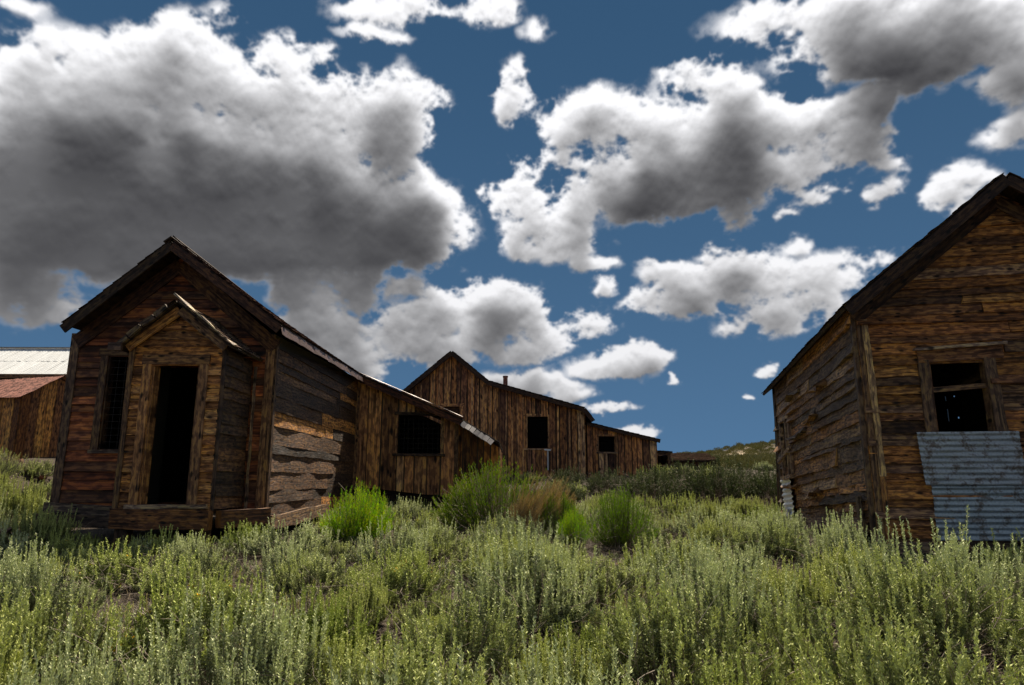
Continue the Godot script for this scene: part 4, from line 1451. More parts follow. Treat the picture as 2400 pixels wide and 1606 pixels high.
	corrugated(t, "bent_sheet", S * Vector3(4.2, 0.72, 0.06), D * 0.75 + Vector3(0, 0.30, 0), Vector3(0, 0.2, 0) - R * 0.05, -R, 0.3, 0.01, mats.tin, {"dent": 0.03, "curl": 0.03, "n": 10})
	# boards hanging off
	for k in 6:
		var x := [1.5, 2.2, 3.0, 2.4, 4.0, 3.3][k] as float
		var y := [2.9, 2.55, 2.38, 1.35, 1.52, 3.1][k] as float
		board(t, "loose_board", S, [x, x + 0.9, x + 0.06, x + 0.8, y, y + 0.08], {"back": 0.03, "f0": 0.10, "f1": 0.05, "warp": 0.06, "jag": 0.12, "n": 8, "tint": [Color(0.42, 0.29, 0.17), Color(0.5, 0.32, 0.14), Color(0.24, 0.2, 0.16)][k % 3], "mat": mats.rough, "lift": 1.0})
	# posts and scraps at the back corner
	beam(t, "corner_post", S * Vector3(5.66, 0.4, -0.02), S * Vector3(5.66, 3.5, -0.02), 0.1, -R, 0.06, {"tint": Color(0.17, 0.13, 0.10), "jag": 0.03, "n": 8})
	# back wall: upright boards with daylight in the cracks
	var B := frame(C + D * 6.0, R, -N)
	var bw := poly([0.0, 0.9, 3.7, 0.9, 3.7, 3.72, 1.85, 5.20, 0.0, 3.72])
	var cracks := [Rect2(3.06, 2.68, 0.022, 0.20), Rect2(3.05, 3.08, 0.028, 0.36), Rect2(3.36, 3.34, 0.016, 0.1), Rect2(3.37, 2.92, 0.016, 0.26), Rect2(3.52, 3.42, 0.03, 0.03), Rect2(3.55, 2.98, 0.035, 0.035)]
	shell(t, "back_wall", B, bw, cracks, 0.04, mats.plain)
	clad(t, "back_board", frame(C + D * 6.0, R, N), true, poly([0.05, 0.9, 3.0, 0.9, 3.0, 3.6, 0.05, 3.6]), [], 0.22, {"tints": [Color(0.07, 0.055, 0.045)], "n": 2, "back": 0.042, "proud": 0.06})
	var RR := Transform3D(Basis(D, Vector3.UP, R), C + R * 3.7)
	var rp := poly([0.0, 0.7, 6.0, 0.7, 6.0, 3.6, 0.0, 3.6])
	clad(t, "siding_board", RR, false, rp, [], 0.2, {"tints": FLANK, "n": 3})
	shell(t, "inner_wall", RR, rp, [], 0.05, mats.plain)
	var fl := Buf.new()
	fl.slab(F * Vector3(0.05, 0.8, -0.05) - base, F * Vector3(3.65, 0.8, -0.05) - base, F * Vector3(3.65, 0.5, -5.9) - base, F * Vector3(0.05, 0.5, -5.9) - base, Vector3(0, -0.06, 0), Color(0.1, 0.08, 0.06))
	part(t, "floor", fl.mesh(), mats.wood)


func shed(called: String, label: String, at: Vector3, yaw: float, w: float, l: float, hw: float, hr: float, tints: Array, roof_mat: Material, roof_tint: Color, wave := true) -> Node3D:
	# a small gabled shed: gable end w wide at the front, l deep; the roof is metal sheets
	var t := thing(called, label, "shed", at)
	var X := Vector3(cos(yaw), 0, sin(yaw))
	var Z := Vector3(-sin(yaw), 0, cos(yaw))
	var F := Transform3D(Basis(X, Vector3.UP, Z), at)
	var gable := poly([-w / 2, -0.4, w / 2, -0.4, w / 2, hw, 0, hr, -w / 2, hw])
	clad(t, "wall_board", F, true, gable, [], 0.19, {"tints": tints, "gap": 0.012, "n": 3, "warp": 0.008, "jag": 0.015})
	shell(t, "inner_wall", F, gable, [], 0.04, mats.plain)
	var B := Transform3D(Basis(X, Vector3.UP, -Z), at - Z * l)
	clad(t, "wall_board", B, true, gable, [], 0.25, {"tints": tints, "n": 2})
	for s: float in [-1.0, 1.0]:
		var W := Transform3D(Basis(-Z, Vector3.UP, X * s), at + X * s * w / 2)
		var sp := poly([0.0, -0.4, l, -0.4, l, hw, 0.0, hw])
		clad(t, "wall_board", W, true, sp, [], 0.2, {"tints": tints, "gap": 0.012, "n": 3, "jag": 0.015})
		shell(t, "inner_wall", W, sp, [], 0.04, mats.plain)
		var over := 0.14
		var sl := Vector2(w / 2, hr - hw)
		var e := at + X * s * (w / 2 + over) + Vector3(0, hw - over * sl.y / sl.x + 0.03, 0) + Z * 0.15
		var r := at + Vector3(0, hr + 0.03, 0) + Z * 0.15
		var n := int(ceil((l + 0.3) / 0.8))
		for k in n:
			var step := (l + 0.3) / n
			corrugated(t, "roof_sheet", e - Z * step * k + Vector3(0, 0.002 * (k % 2), 0), r - e, -Z * (step + 0.03), (X * s * sl.y + Vector3(0, sl.x, 0)).normalized(), 0.08, 0.006 if wave else 0.003, roof_mat, {"tint": roof_tint * rng.randf_range(0.85, 1.1), "dent": 0.015, "n": 6})
	return t


func build_far_sheds() -> void:
	var t := thing("open_lean_to", "small dark open lean-to against the far end of the long rear house", "lean-to", Vector3(5.8, 1.7, -27.0))
	for x: float in [5.3, 6.12]:
		beam(t, "post", Vector3(x, 1.5, -27.0), Vector3(x, 2.45, -27.0), 0.1, Vector3.BACK, 0.1, {"tint": Color(0.17, 0.14, 0.10)})
		beam(t, "post", Vector3(x, 1.5, -28.6), Vector3(x, 2.4, -28.6), 0.1, Vector3.BACK, 0.1, {"tint": Color(0.17, 0.14, 0.10)})
	beam(t, "rail", Vector3(5.25, 1.98, -26.96), Vector3(6.15, 1.98, -26.96), 0.05, Vector3.BACK, 0.05, {"tint": Color(0.42, 0.34, 0.27)})
	beam(t, "plate", Vector3(5.2, 2.42, -26.95), Vector3(6.2, 2.42, -26.95), 0.1, Vector3.BACK, 0.06, {"tint": Color(0.20, 0.15, 0.12)})
	roof(t, Vector3(5.2, 2.44, -26.85), Vector3(6.25, 2.44, -26.85), Vector3(6.25, 2.56, -28.8), Vector3(5.2, 2.56, -28.8), 0.05)
	clad(t, "back_board", frame(Vector3(0, 0, -28.6), Vector3.RIGHT, Vector3.BACK), true, poly([5.2, 1.5, 6.2, 1.5, 6.2, 2.42, 5.2, 2.42]), [], 0.2, {"tints": [Color(0.1, 0.07, 0.05)], "n": 2})
	clad(t, "side_board", frame(Vector3(6.2, 0, -27.1), Vector3.FORWARD, Vector3.RIGHT), true, poly([0, 1.5, 1.5, 1.5, 1.5, 2.42, 0, 2.42]), [], 0.2, {"tints": [Color(0.1, 0.07, 0.05)], "n": 2})
	# a long low shed beyond it
	var u := thing("low_shed", "long low dark shed with a brown roof below the distant hill", "shed", Vector3(9.4, 1.9, -36.0))
	var F := frame(Vector3(0, 0, -36.0), Vector3.RIGHT, Vector3.BACK)
	var p := poly([7.6, 1.6, 10.6, 1.6, 10.6, 2.34, 7.6, 2.34])
	clad(u, "wall_board", F, true, p, [], 0.22, {"tints": [Color(0.10, 0.07, 0.05), Color(0.14, 0.09, 0.06)], "n": 2})
	shell(u, "inner_wall", F, p, [], 0.05, mats.plain)
	roof(u, Vector3(7.4, 2.36, -35.75), Vector3(10.75, 2.36, -35.75), Vector3(10.7, 2.82, -38.0), Vector3(7.5, 2.82, -38.0), 0.06, {"tints": [Color(0.045, 0.03, 0.022), Color(0.06, 0.04, 0.03)], "course": 0.25, "shingle": 0.25})
	roof(u, Vector3(7.4, 2.30, -40.2), Vector3(10.75, 2.30, -40.2), Vector3(10.7, 2.82, -38.0), Vector3(7.5, 2.82, -38.0), 0.05, {"course": 0.25, "shingle": 0.25})
	var E := frame(Vector3(10.6, 0, -36.0), Vector3.FORWARD, Vector3.RIGHT)
	clad(u, "wall_board", E, true, poly([0, 1.6, 4.0, 1.6, 4.0, 2.34, 2.0, 2.8, 0, 2.34]), [], 0.25, {"tints": [Color(0.11, 0.08, 0.06)], "n": 2})
	clad(u, "wall_board", frame(Vector3(0, 0, -40.0), Vector3.RIGHT, Vector3.FORWARD), true, p, [], 0.3, {"tints": [Color(0.11, 0.08, 0.06)], "n": 2})


func build_left_sheds() -> void:
	var t := shed("board_shed", "small brown board shed under a rusty red metal roof at the left edge", Vector3(-11.62, 1.88, -17.35), deg_to_rad(-71.0), 1.8, 3.4, 1.55, 2.12, [Color(0.75, 0.38, 0.13), Color(0.55, 0.26, 0.10), Color(0.85, 0.48, 0.17), Color(0.32, 0.17, 0.09)], mats.rust, Color(1, 1, 1))
	var e := Vector3(cos(deg_to_rad(-71.0)), 0, sin(deg_to_rad(-71.0)))
	t.set_meta("kind", "")
	t.remove_meta("kind")
	var w := thing("metal_roofed_barn", "pale building with a bright tin roof rising behind the red roofed shed", "barn", Vector3(-17.0, 2.2, -24.0))
	var F := frame(Vector3(0, 0, -23.6), Vector3.RIGHT, Vector3.BACK)
	var p := poly([-23.0, 1.9, -13.4, 1.9, -13.4, 4.98, -23.0, 5.02])
	clad(w, "wall_board", F, true, p, [], 0.24, {"tints": [Color(0.15, 0.10, 0.07), Color(0.11, 0.08, 0.06)], "n": 2})
	shell(w, "inner_wall", F, p, [], 0.05, mats.plain)
	var run := Vector3(0, 1.30, -2.2)
	for row in 2:
		for k in 13:
			corrugated(w, "roof_sheet", Vector3(-23.2 + k * 0.77, 5.02 - 0.003 * k + row * 0.645, -23.3 - row * 1.1 + 0.02 * row), run * 0.51, Vector3(0.79, 0, 0), Vector3(0, 0.86, 0.51), 0.11, 0.005, mats.tin, {"tint": Color(1, 1, 1) * rng.randf_range(0.9, 1.0), "n": 3, "dent": 0.01})
	beam(w, "eave_board", Vector3(-23.2, 4.96, -23.32), Vector3(-13.2, 4.93, -23.32), 0.14, Vector3.BACK, 0.03, {"tint": Color(0.37, 0.24, 0.15)})
	beam(w, "ridge_cap", Vector3(-23.2, 6.36, -25.5), Vector3(-13.2, 6.32, -25.5), 0.2, Vector3.UP, 0.03, {"tint": Color(0.35, 0.33, 0.31), "mat": mats.tin})
	shell(w, "back_slope", Transform3D(Basis(Vector3.RIGHT, Vector3(0, 0.51, 0.86), Vector3(0, 0.86, -0.51)), Vector3(0, 6.3, -25.52)), poly([-23.2, -2.4, -13.2, -2.4, -13.2, 0.0, -23.2, 0.0]), [], 0.04, mats.tin, Color(0.8, 0.8, 0.8))
	var E := frame(Vector3(-13.4, 0, -23.6), Vector3.FORWARD, Vector3.RIGHT)
	clad(w, "wall_board", E, true, poly([0, 1.9, 4.0, 1.9, 4.0, 5.0, 2.0, 6.2, 0, 5.0]), [], 0.24, {"tints": [Color(0.15, 0.10, 0.07)], "n": 2})
	shell(w, "back_wall", frame(Vector3(0, 0, -27.6), Vector3.RIGHT, Vector3.FORWARD), p, [], 0.05, mats.plain)


func rock(called: String, label: String, at: Vector3, size: Vector3, col: Color, group := "") -> void:
	var b := Buf.new()
	var sd := rng.randf() * 300.0
	var nu := 12
	var nv := 8
	for j in nv + 1:
		for i in nu + 1:
			var th := PI * j / nv
			var ph := TAU * i / nu
			var p := Vector3(sin(th) * cos(ph), cos(th), sin(th) * sin(ph))
			var r := 1.0 + 0.35 * nz.get_noise_3d(p.x * 1.1 + sd, p.y * 1.1, p.z * 1.1) + 0.12 * nz.get_noise_3d(p.x * 3 + sd, p.y * 3, p.z * 3)
			p = p.clamp(Vector3.ONE * -0.72, Vector3.ONE * 0.72) * r
			b.v.append(p * size)
			b.u.append(Vector2(ph, th))
			b.c.append(col * (1.0 + 0.3 * nz.get_noise_3d(p.x * 4, p.y * 4, p.z * 4 + sd)))
	var w := nu + 1
	b.n.resize(b.v.size())
	for j in nv + 1:
		for i in w:
			var dx := b.v[j * w + (i + 1) % nu] - b.v[j * w + (i + nu - 1) % nu]
			var dy := b.v[mini(j + 1, nv) * w + i] - b.v[maxi(j - 1, 0) * w + i]
			var x := dy.cross(dx).normalized()
			b.n[j * w + i] = x if x.dot(b.v[j * w + i]) > 0 else -x
	for j in nv:
		for i in nu:
			var p := j * w + i
			for tri: Array in [[p, p + w + 1, p + w], [p, p + 1, p + w + 1]]:
				var fn := (b.v[tri[2]] - b.v[tri[0]]).cross(b.v[tri[1]] - b.v[tri[0]])
				b.ix.append_array(tri if fn.dot(b.v[tri[0]] + b.v[tri[1]] + b.v[tri[2]]) > 0.0 else [tri[0], tri[2], tri[1]])
	var o := part(self, called, b.mesh(), mats.plain)
	o.position = at
	o.rotation.y = rng.randf() * TAU
	tag(o, label, "rock", group)


func build_small_things() -> void:
	rock("boulder", "flat reddish brown boulder on bare soil below the corrugated sheets", Vector3(5.85, height(5.85, -7.9) + 0.06, -7.9), Vector3(0.30, 0.12, 0.2), Color(0.20, 0.10, 0.06))
	var spots := [Vector2(-11.1, -15.6), Vector2(-10.75, -15.3), Vector2(-10.4, -15.4), Vector2(-8.6, -13.8), Vector2(-8.75, -14.1), Vector2(-6.95, -9.6), Vector2(-7.15, -9.5), Vector2(-7.0, -9.25), Vector2(-7.3, -9.3)]
	var say := ["broad red stone left of the small round bush", "red stone lying next to the broad red stone", "small rust red stone in the row below the shed", "rust red stone right of the small round bush", "smaller rust red stone beside the cabin corner", "squarish red block at the foot of the cabin's left corner", "low red block by the cabin's left corner", "half buried red brick by the old plank", "dark red lump left of the red blocks"]
	for i in spots.size():
		var p: Vector2 = spots[i]
		rock("red_stone", say[i], Vector3(p.x, height(p.x, p.y) + 0.06, p.y), Vector3(rng.randf_range(0.07, 0.14), rng.randf_range(0.05, 0.09), rng.randf_range(0.06, 0.1)), Color(0.24, 0.085, 0.05) * rng.randf_range(0.8, 1.2), "red stones by the left cabin")
	var pl := thing("plank", "grey weathered plank lying in the brush at the left cabin's corner", "plank", Vector3(-6.9, height(-6.9, -9.1), -9.1))
	beam(pl, "board", Vector3(-7.3, base.y + 0.16, -9.0), Vector3(-6.5, base.y + 0.22, -9.15), 0.2, Vector3(0.05, 1, 0.2), 0.03, {"tint": Color(0.44, 0.32, 0.27), "mat": mats.rough})
	beam(pl, "support_block", Vector3(-6.95, base.y, -9.1), Vector3(-6.95, base.y + 0.17, -9.1), 0.1, Vector3.BACK, 0.1, {"tint": Color(0.20, 0.14, 0.10)})
	var po := thing("pole", "thin dark pole leaning at the far corner of the right house", "pole", Vector3(5.38, height(5.38, -14.9), -14.9))
	beam(po, "shaft", Vector3(5.62, base.y - 0.1, -14.8), Vector3(5.74, 2.74, -14.9), 0.035, Vector3.BACK, 0.035, {"tint": Color(0.14, 0.12, 0.10), "n": 4})


# ---------------------------------------------------------------- plants

class Leafy:
	var v := PackedVector3Array()
	var n := PackedVector3Array()
	var c := PackedColorArray()
	var ix := PackedInt32Array()

	func leaf(p: Vector3, dir: Vector3, side: Vector3, len: float, wid: float, col: Color) -> void:
		var b := v.size()
		var m := p + dir * (len * 0.5)
		var s := side * (wid * 0.5)
		var x := dir.cross(side)
		v.append_array([p, m + s, p + dir * len, m - s])
		n.append_array([x, x, x, x])
		c.append_array([col, col, col, col])
		ix.append_array([b, b + 1, b + 2, b, b + 2, b + 3])

	func stick(p: Vector3, q: Vector3, r0: float, r1: float, col: Color) -> void:
		var d := (q - p).normalized()
		var a := d.cross(Vector3(0.31, 0.2, 0.93)).normalized()
		var e := d.cross(a)
		var b := v.size()
		for k in 3:
			var o := a * cos(k * TAU / 3.0) + e * sin(k * TAU / 3.0)
			v.append_array([p + o * r0, q + o * r1])
			n.append_array([o, o])
			c.append_array([col, col])
		for k in 3:
			var i := b + k * 2
			var j := b + (k + 1) % 3 * 2
			ix.append_array([i, i + 1, j + 1, i, j + 1, j])

	func mesh() -> ArrayMesh:
		var a := []
		a.resize(Mesh.ARRAY_MAX)
		a[Mesh.ARRAY_VERTEX] = v
		a[Mesh.ARRAY_NORMAL] = n
		a[Mesh.ARRAY_COLOR] = c
		a[Mesh.ARRAY_INDEX] = ix
		var m := ArrayMesh.new()
		m.add_surface_from_arrays(Mesh.PRIMITIVE_TRIANGLES, a)
		return m


func ball() -> Vector3:
	return Vector3(rng.randfn(), rng.randfn(), rng.randfn()).normalized()


func bez(a: Vector3, b: Vector3, c: Vector3, t: float) -> Vector3:
	return a.lerp(b, t).lerp(b.lerp(c, t), t)


func bush_meshes(o: Dictionary) -> Dictionary:
	# a shrub of curved stems from one root: foliage, flower stalks, bare stems. Sizes in metres for a shrub about 1 m wide
	var fol := Leafy.new()
	var stk := Leafy.new()
	var wood := Leafy.new()
	var H: float = o.h
	var R: float = o.r
	var green: Color = o.green
	var tip: Color = o.tip
	var bark: Color = o.get("bark", Color(0.20, 0.16, 0.125))
	var lumps := []
	for k in 7:
		lumps.append([rng.randf() * TAU, rng.randf_range(0.2, 1.0), rng.randf_range(0.72, 1.12)])
	for s in int(o.stems):
		var lump: Array = lumps[rng.randi() % lumps.size()]
		var ph: float = lump[0] + rng.randfn() * 0.55
		var th := acos(1.0 - rng.randf() * float(o.get("open", 0.85)))
		var k := rng.randf_range(float(o.get("kmin", 0.7)), 1.0) * float(lump[2])
		var end := Vector3(cos(ph) * sin(th) * R, cos(th) * H * 0.85 + H * 0.15, sin(ph) * sin(th) * R) * k
		var root := Vector3(cos(ph), 0, sin(ph)) * rng.randf() * R * 0.18
		var mid := root.lerp(end, 0.6) + Vector3(end.x * 0.22, -end.y * float(o.get("bend", 0.22)), end.z * 0.22)
		var a := root
		for j in 3:
			var q := bez(root, mid, end, (j + 1) / 3.0)
			wood.stick(a, q, 0.0045 - j * 0.0011, 0.0034 - j * 0.0011, bark * rng.randf_range(0.7, 1.3))
			a = q
		if rng.randf() < float(o.get("dead", 0.1)):
			for j in 4:
				var p := bez(root, mid, end, rng.randf_range(0.4, 1.0))
				var d := (ball() + Vector3(0, 0.5, 0) + end.normalized() * 0.7).normalized()
				wood.stick(p, p + d * rng.randf_range(0.06, 0.16), 0.002, 0.0008, Color(0.34, 0.29, 0.24) * rng.randf_range(0.7, 1.3))
			continue
		var m := int(float(o.leaves) * rng.randf_range(0.7, 1.3))
		var t0: float = o.get("from", 0.5)
		var shade := rng.randf_range(0.75, 1.2)
		var toward := rng.randf()
		for j in m:
			var t := lerpf(t0, 1.0, pow(rng.randf(), 0.75))
			var p := bez(root, mid, end, t)
			var tan := (bez(root, mid, end, minf(1.0, t + 0.05)) - bez(root, mid, end, t - 0.05)).normalized()
			p += ball() * float(o.get("fuzz", 0.012))
			var d := (tan * float(o.get("along", 0.5)) + ball() * 0.85 + Vector3(0, 0.3, 0)).normalized()
			var side := d.cross(ball()).normalized()
			var cc := green.lerp(tip, clampf((t - 0.5) * 1.6 * toward + rng.randf_range(-0.2, 0.25), 0.0, 1.0)) * (shade * rng.randf_range(0.8, 1.2))
			fol.leaf(p, d, side, rng.randf_range(0.6, 1.25) * float(o.len), rng.randf_range(0.7, 1.3) * float(o.wid), cc)
		if rng.randf() < float(o.get("spikes", 0.0)):
			var up := (Vector3(0, 1.0, 0) + end * 0.25 + ball() * 0.12).normalized()
			var l := rng.randf_range(0.08, 0.24) * float(o.get("spike", 1.0))
			var lean := ball() * l * 0.08
			stk.stick(end, end + up * l + lean, 0.0018, 0.0008, tip * 0.8)
			var n := int(l * 330.0)
			for j in n:
				var t := float(j) / n
				var p := end + up * l * t + lean * t * t
				var d := (up * 0.9 + ball() * 0.75).normalized()
				stk.leaf(p, d, d.cross(ball()).normalized(), rng.randf_range(0.010, 0.021), rng.randf_range(0.004, 0.008), tip.lerp(green, rng.randf() * 0.35) * rng.randf_range(0.8, 1.25))
		if rng.randf() < float(o.get("flowers", 0.0)):
			for j in 6:
				var d := (Vector3.UP + ball()).normalized()
				stk.leaf(end + ball() * 0.02, d, d.cross(ball()).normalized(), 0.016, 0.013, Color(0.65, 0.36, 0.02) * rng.randf_range(0.7, 1.2))
	# old bare twigs in a tangle low down
	for s in int(o.get("tangle", 50)):
		var ph := rng.randf() * TAU
		var p := Vector3(cos(ph), 0, sin(ph)) * rng.randf_range(0.05, 0.95) * R
		p.y = rng.randf_range(0.02, 0.5) * H
		var d := (Vector3(cos(ph), rng.randf_range(-0.2, 0.9), sin(ph)) + ball() * 0.8).normalized()
		for j in 3:
			var q := p + d * rng.randf_range(0.05, 0.11)
			wood.stick(p, q, 0.0026 - j * 0.0006, 0.0020 - j * 0.0006, Color(0.24, 0.19, 0.155) * rng.randf_range(0.5, 1.4))
			d = (d + ball() * 0.45).normalized()
			p = q
	var out := {"foliage": fol.mesh(), "bare_stems": wood.mesh()}
	if stk.v.size():
		out["flower_stalks"] = stk.mesh()
	return out


func bush_from(called: String, meshes: Dictionary, leaf_mat: Material) -> Node3D:
	var o := Node3D.new()
	o.name = called
	add_child(o, true)
	for k: String in meshes:
		part(o, k, meshes[k], mats.twig if k == "bare_stems" else leaf_mat).set_meta("kind", "stuff")
	return o


func put(o: Node3D, called: String, at: Vector3, s: Vector3, turn: float, label: String, group: String) -> Node3D:
	# a copy of a shrub with its parts under the next free number
	var c: Node3D = o.duplicate()
	c.name = called
	add_child(c, true)
	c.transform = Transform3D(Basis(Vector3.UP, turn).scaled_local(s), at)
	var up := Vector3(height(at.x - 0.3, at.z) - height(at.x + 0.3, at.z), 2.4, height(at.x, at.z - 0.3) - height(at.x, at.z + 0.3)).normalized()
	c.transform.basis = Basis(Quaternion(Vector3.UP, up)) * c.transform.basis
	tag(c, label, "shrub", group)
	return c


func free_spot(x: float, z: float, r: float) -> bool:
	var d := -z
	if x > -7.1 - r and x < -3.35 + r and d > 9.75 - r and d < 16.0:
		return false
	if x > -5.3 - r and x < -3.6 + r and d > 8.75 - r and d < 10.5:
		return false
	if x > -3.7 and x < -0.1 + r and d > 15.2 - r and d < 20.6:
		return false
	if x > -4.7 and x < 5.4 + r and d > 23.6 - r and d < 32.5:
		return false
	if x > 5.0 and x < 10.9 and d > 26.5 and d < 40.5:
		return false
	if x < -10.0 and d > 14.5:
		return false
	var a := deg_to_rad(10.6)
	var q := Vector2(x - 4.5, d - 8.7)
	var u := q.x * cos(a) - q.y * sin(a)
	var w := q.x * sin(a) + q.y * cos(a)
	if u > -0.12 - r and u < 4.2 and w > -0.25 - r and w < 6.4:
		return false
	return true


func where(x: float, d: float) -> String:
	var px := x / d
	var side := "left" if px < -0.27 else ("right" if px > 0.27 else "middle")
	if d < 3.8:
		return "along the bottom edge, %s part" % side
	if d < 5.6:
		return "in the nearer thicket, %s part" % side
	if d < 8.0:
		if side == "left":
			return "in the brush before the left cabin"
		return "in the brush before the right house" if side == "right" else "in the middle of the brushy lane"
	if d < 11.5:
		if x < -3.4:
			return "at the foot of the left cabin"
		return "at the foot of the right house" if x > 2.7 else "in the lane between the two cabins"
	if d < 16.0:
		return "beside the lean-to window wing" if x < 0.6 else "in the lane beside the right house"
	return "under the rear house" if x < 2.6 else "on the slope below the long rear shed"


var alike := []


func number_alike() -> void:
	# bushes that share a look and a place are told apart by their order from the left
	alike.sort_custom(func(a, b): return a[1] < b[1])
	var lists := {}
	for e: Array in alike:
		var l: String = e[0].get_meta("label")
		if not lists.has(l):
			lists[l] = []
		lists[l].append(e[0])
	var nth := ["first", "second", "third", "fourth", "fifth", "sixth", "seventh", "eighth", "ninth", "tenth", "eleventh", "twelfth"]
	for l: String in lists:
		var n: int = lists[l].size()
		if n < 2:
			continue
		for i in n:
			var say: String = nth[i] + " from the left" if i < mini(n - 1, 12) else ("rightmost" if i == n - 1 else str(i + 1) + "th from the left")
			lists[l][i].set_meta("label", l + ", " + say)


func build_brush() -> void:
	var grey := Color(0.145, 0.168, 0.095)
	var pale := Color(0.69, 0.73, 0.40)
	var kinds := [
		["tall silvery sagebrush", {"h": 0.48, "r": 0.46, "stems": 210, "leaves": 210, "len": 0.017, "wid": 0.0068, "green": grey, "tip": pale, "spikes": 0.7, "spike": 1.0, "dead": 0.06, "tangle": 50}],
		["rounded pale sagebrush", {"h": 0.44, "r": 0.50, "stems": 240, "leaves": 200, "len": 0.016, "wid": 0.0072, "green": Color(0.144, 0.165, 0.083), "tip": Color(0.652, 0.692, 0.276), "spikes": 0.45, "spike": 0.6, "dead": 0.08, "tangle": 50}],
		["half dead twiggy sagebrush", {"h": 0.40, "r": 0.52, "stems": 150, "leaves": 90, "len": 0.016, "wid": 0.0065, "green": Color(0.123, 0.128, 0.056), "tip": Color(0.575, 0.521, 0.195), "spikes": 0.4, "dead": 0.45, "tangle": 420}],
		["green leafy sagebrush", {"h": 0.46, "r": 0.45, "stems": 200, "leaves": 200, "len": 0.019, "wid": 0.0065, "green": Color(0.087, 0.120, 0.034), "tip": Color(0.464, 0.526, 0.138), "spikes": 0.5, "dead": 0.05, "tangle": 40}],
		["yellow flowered sagebrush", {"h": 0.42, "r": 0.48, "stems": 190, "leaves": 200, "len": 0.017, "wid": 0.0065, "green": Color(0.121, 0.149, 0.054), "tip": Color(0.575, 0.629, 0.194), "spikes": 0.5, "flowers": 0.10, "dead": 0.12, "tangle": 80}],
		["upright yellowish sagebrush", {"h": 0.48, "r": 0.42, "stems": 180, "leaves": 200, "len": 0.018, "wid": 0.0065, "green": Color(0.125, 0.151, 0.060), "tip": Color(0.613, 0.646, 0.224), "spikes": 0.8, "spike": 1.15, "dead": 0.06, "tangle": 40, "open": 0.75}],
	]
	var protos := []
	for k in kinds:
		var m0 := bush_meshes(k[1])
		protos.append(bush_from("sagebrush", m0, mats.leaf))
		protos.append(bush_from("sagebrush", bush_meshes(k[1]) if protos.size() in [1, 3, 11] else m0, mats.leaf))
	# the singular shrubs of the lane
	var broom := {"h": 0.85, "r": 0.62, "kmin": 0.84, "stems": 620, "leaves": 44, "len": 0.036, "wid": 0.006, "green": Color(0.272, 0.494, 0.028), "tip": Color(0.877, 0.735, 0.035), "dead": 0.02, "along": 1.6, "from": 0.3, "bend": 0.08, "open": 0.8, "tangle": 60, "fuzz": 0.008}
	var taken := []
	var cache := {}
	var solo := func(called: String, o: Dictionary, mat: Material, x: float, d: float, s: Vector3, label: String) -> void:
		if not cache.has(o):
			cache[o] = bush_meshes(o)
		var b := bush_from(called, cache[o], mat)
		b.transform = Transform3D(Basis(Vector3.UP, rng.randf() * TAU if s.x == s.z else 0.0).scaled_local(s), Vector3(x, height(x, -d) - 0.03, -d))
		tag(b, label, "shrub")
		taken.append(Vector3(x, d, 0.62 * maxf(s.x, s.z)))
		if called == "rabbitbrush":
			taken.append(Vector3(x * (d - 1.0) / d, d - 1.0, 0.4))
	solo.call("rabbitbrush", broom, mats.bright_leaf, -2.2, 9.7, Vector3(0.95, 1.05, 0.88), "vivid green rabbitbrush lit by the sun before the lean-to wall")
	var mid := broom.duplicate()
	mid.merge({"green": Color(0.138, 0.213, 0.030), "tip": Color(0.431, 0.385, 0.040), "stems": 640, "open": 0.9}, true)
	solo.call("rabbitbrush", mid, mats.bright_leaf, -0.2, 11.2, Vector3(1.75, 1.45, 1.15), "largest green shrub of the lane, mixed with straw, by the wing's low end")
	mid.merge({"tangle": 200, "green": Color(0.143, 0.213, 0.020), "tip": Color(0.376, 0.459, 0.033)}, true)
	solo.call("rabbitbrush", mid, mats.bright_leaf, 1.45, 9.3, Vector3(0.9, 1.0, 0.85), "round dark green shrub with brown stems in the middle of the lane")
	solo.call("rabbitbrush", broom, mats.bright_leaf, 0.83, 9.0, Vector3(0.42, 0.62, 0.42), "small bright yellow green shrub left of the round dark one")
	solo.call("rabbitbrush", mid, mats.bright_leaf, 0.72, 10.6, Vector3(0.6, 0.85, 0.6), "low green shrub between the largest shrub and the round one")
	var straw := {"h": 0.8, "r": 0.5, "stems": 200, "leaves": 34, "len": 0.09, "wid": 0.004, "green": Color(0.45, 0.32, 0.14), "tip": Color(0.68, 0.50, 0.24), "dead": 0.0, "along": 2.6, "from": 0.2, "bend": -0.1, "open": 0.5, "tangle": 0}
	for k in 3:
		var g := bush_from("dry_grass_tuft", bush_meshes(straw), mats.leaf)
		var x: float = [0.25, 0.62, 0.05][k]
		var d: float = [10.6, 11.0, 10.45][k]
		g.transform = Transform3D(Basis(Vector3(0, 0, 1), -0.42 - 0.1 * k) * Basis.from_scale(Vector3(0.9, 1.25, 0.8) * (1.0 - 0.12 * k)), Vector3(x - 0.1, height(x, -d), -d))
		tag(g, ["straw coloured dry grass leaning right against the largest green shrub", "dry grass tuft at the right edge of the largest green shrub", "short dry grass tuft in front of the largest green shrub"][k], "grass")
	var mound := {"h": 0.62, "r": 0.72, "stems": 300, "leaves": 120, "len": 0.024, "wid": 0.008, "green": Color(0.206, 0.239, 0.134), "tip": Color(0.490, 0.515, 0.275), "spikes": 0.45, "spike": 0.6, "dead": 0.14, "tangle": 200}
	solo.call("sagebrush", mound, mats.leaf, 0.1, 8.3, Vector3(1.0, 1.0, 1.0), "broad grey green sagebrush mound with a twiggy middle, centre of the lane")
	var dusk := {"h": 0.8, "r": 0.8, "stems": 280, "leaves": 70, "len": 0.04, "wid": 0.010, "green": Color(0.090, 0.112, 0.053), "tip": Color(0.190, 0.225, 0.086), "spikes": 0.0, "dead": 0.12, "tangle": 260, "from": 0.5}
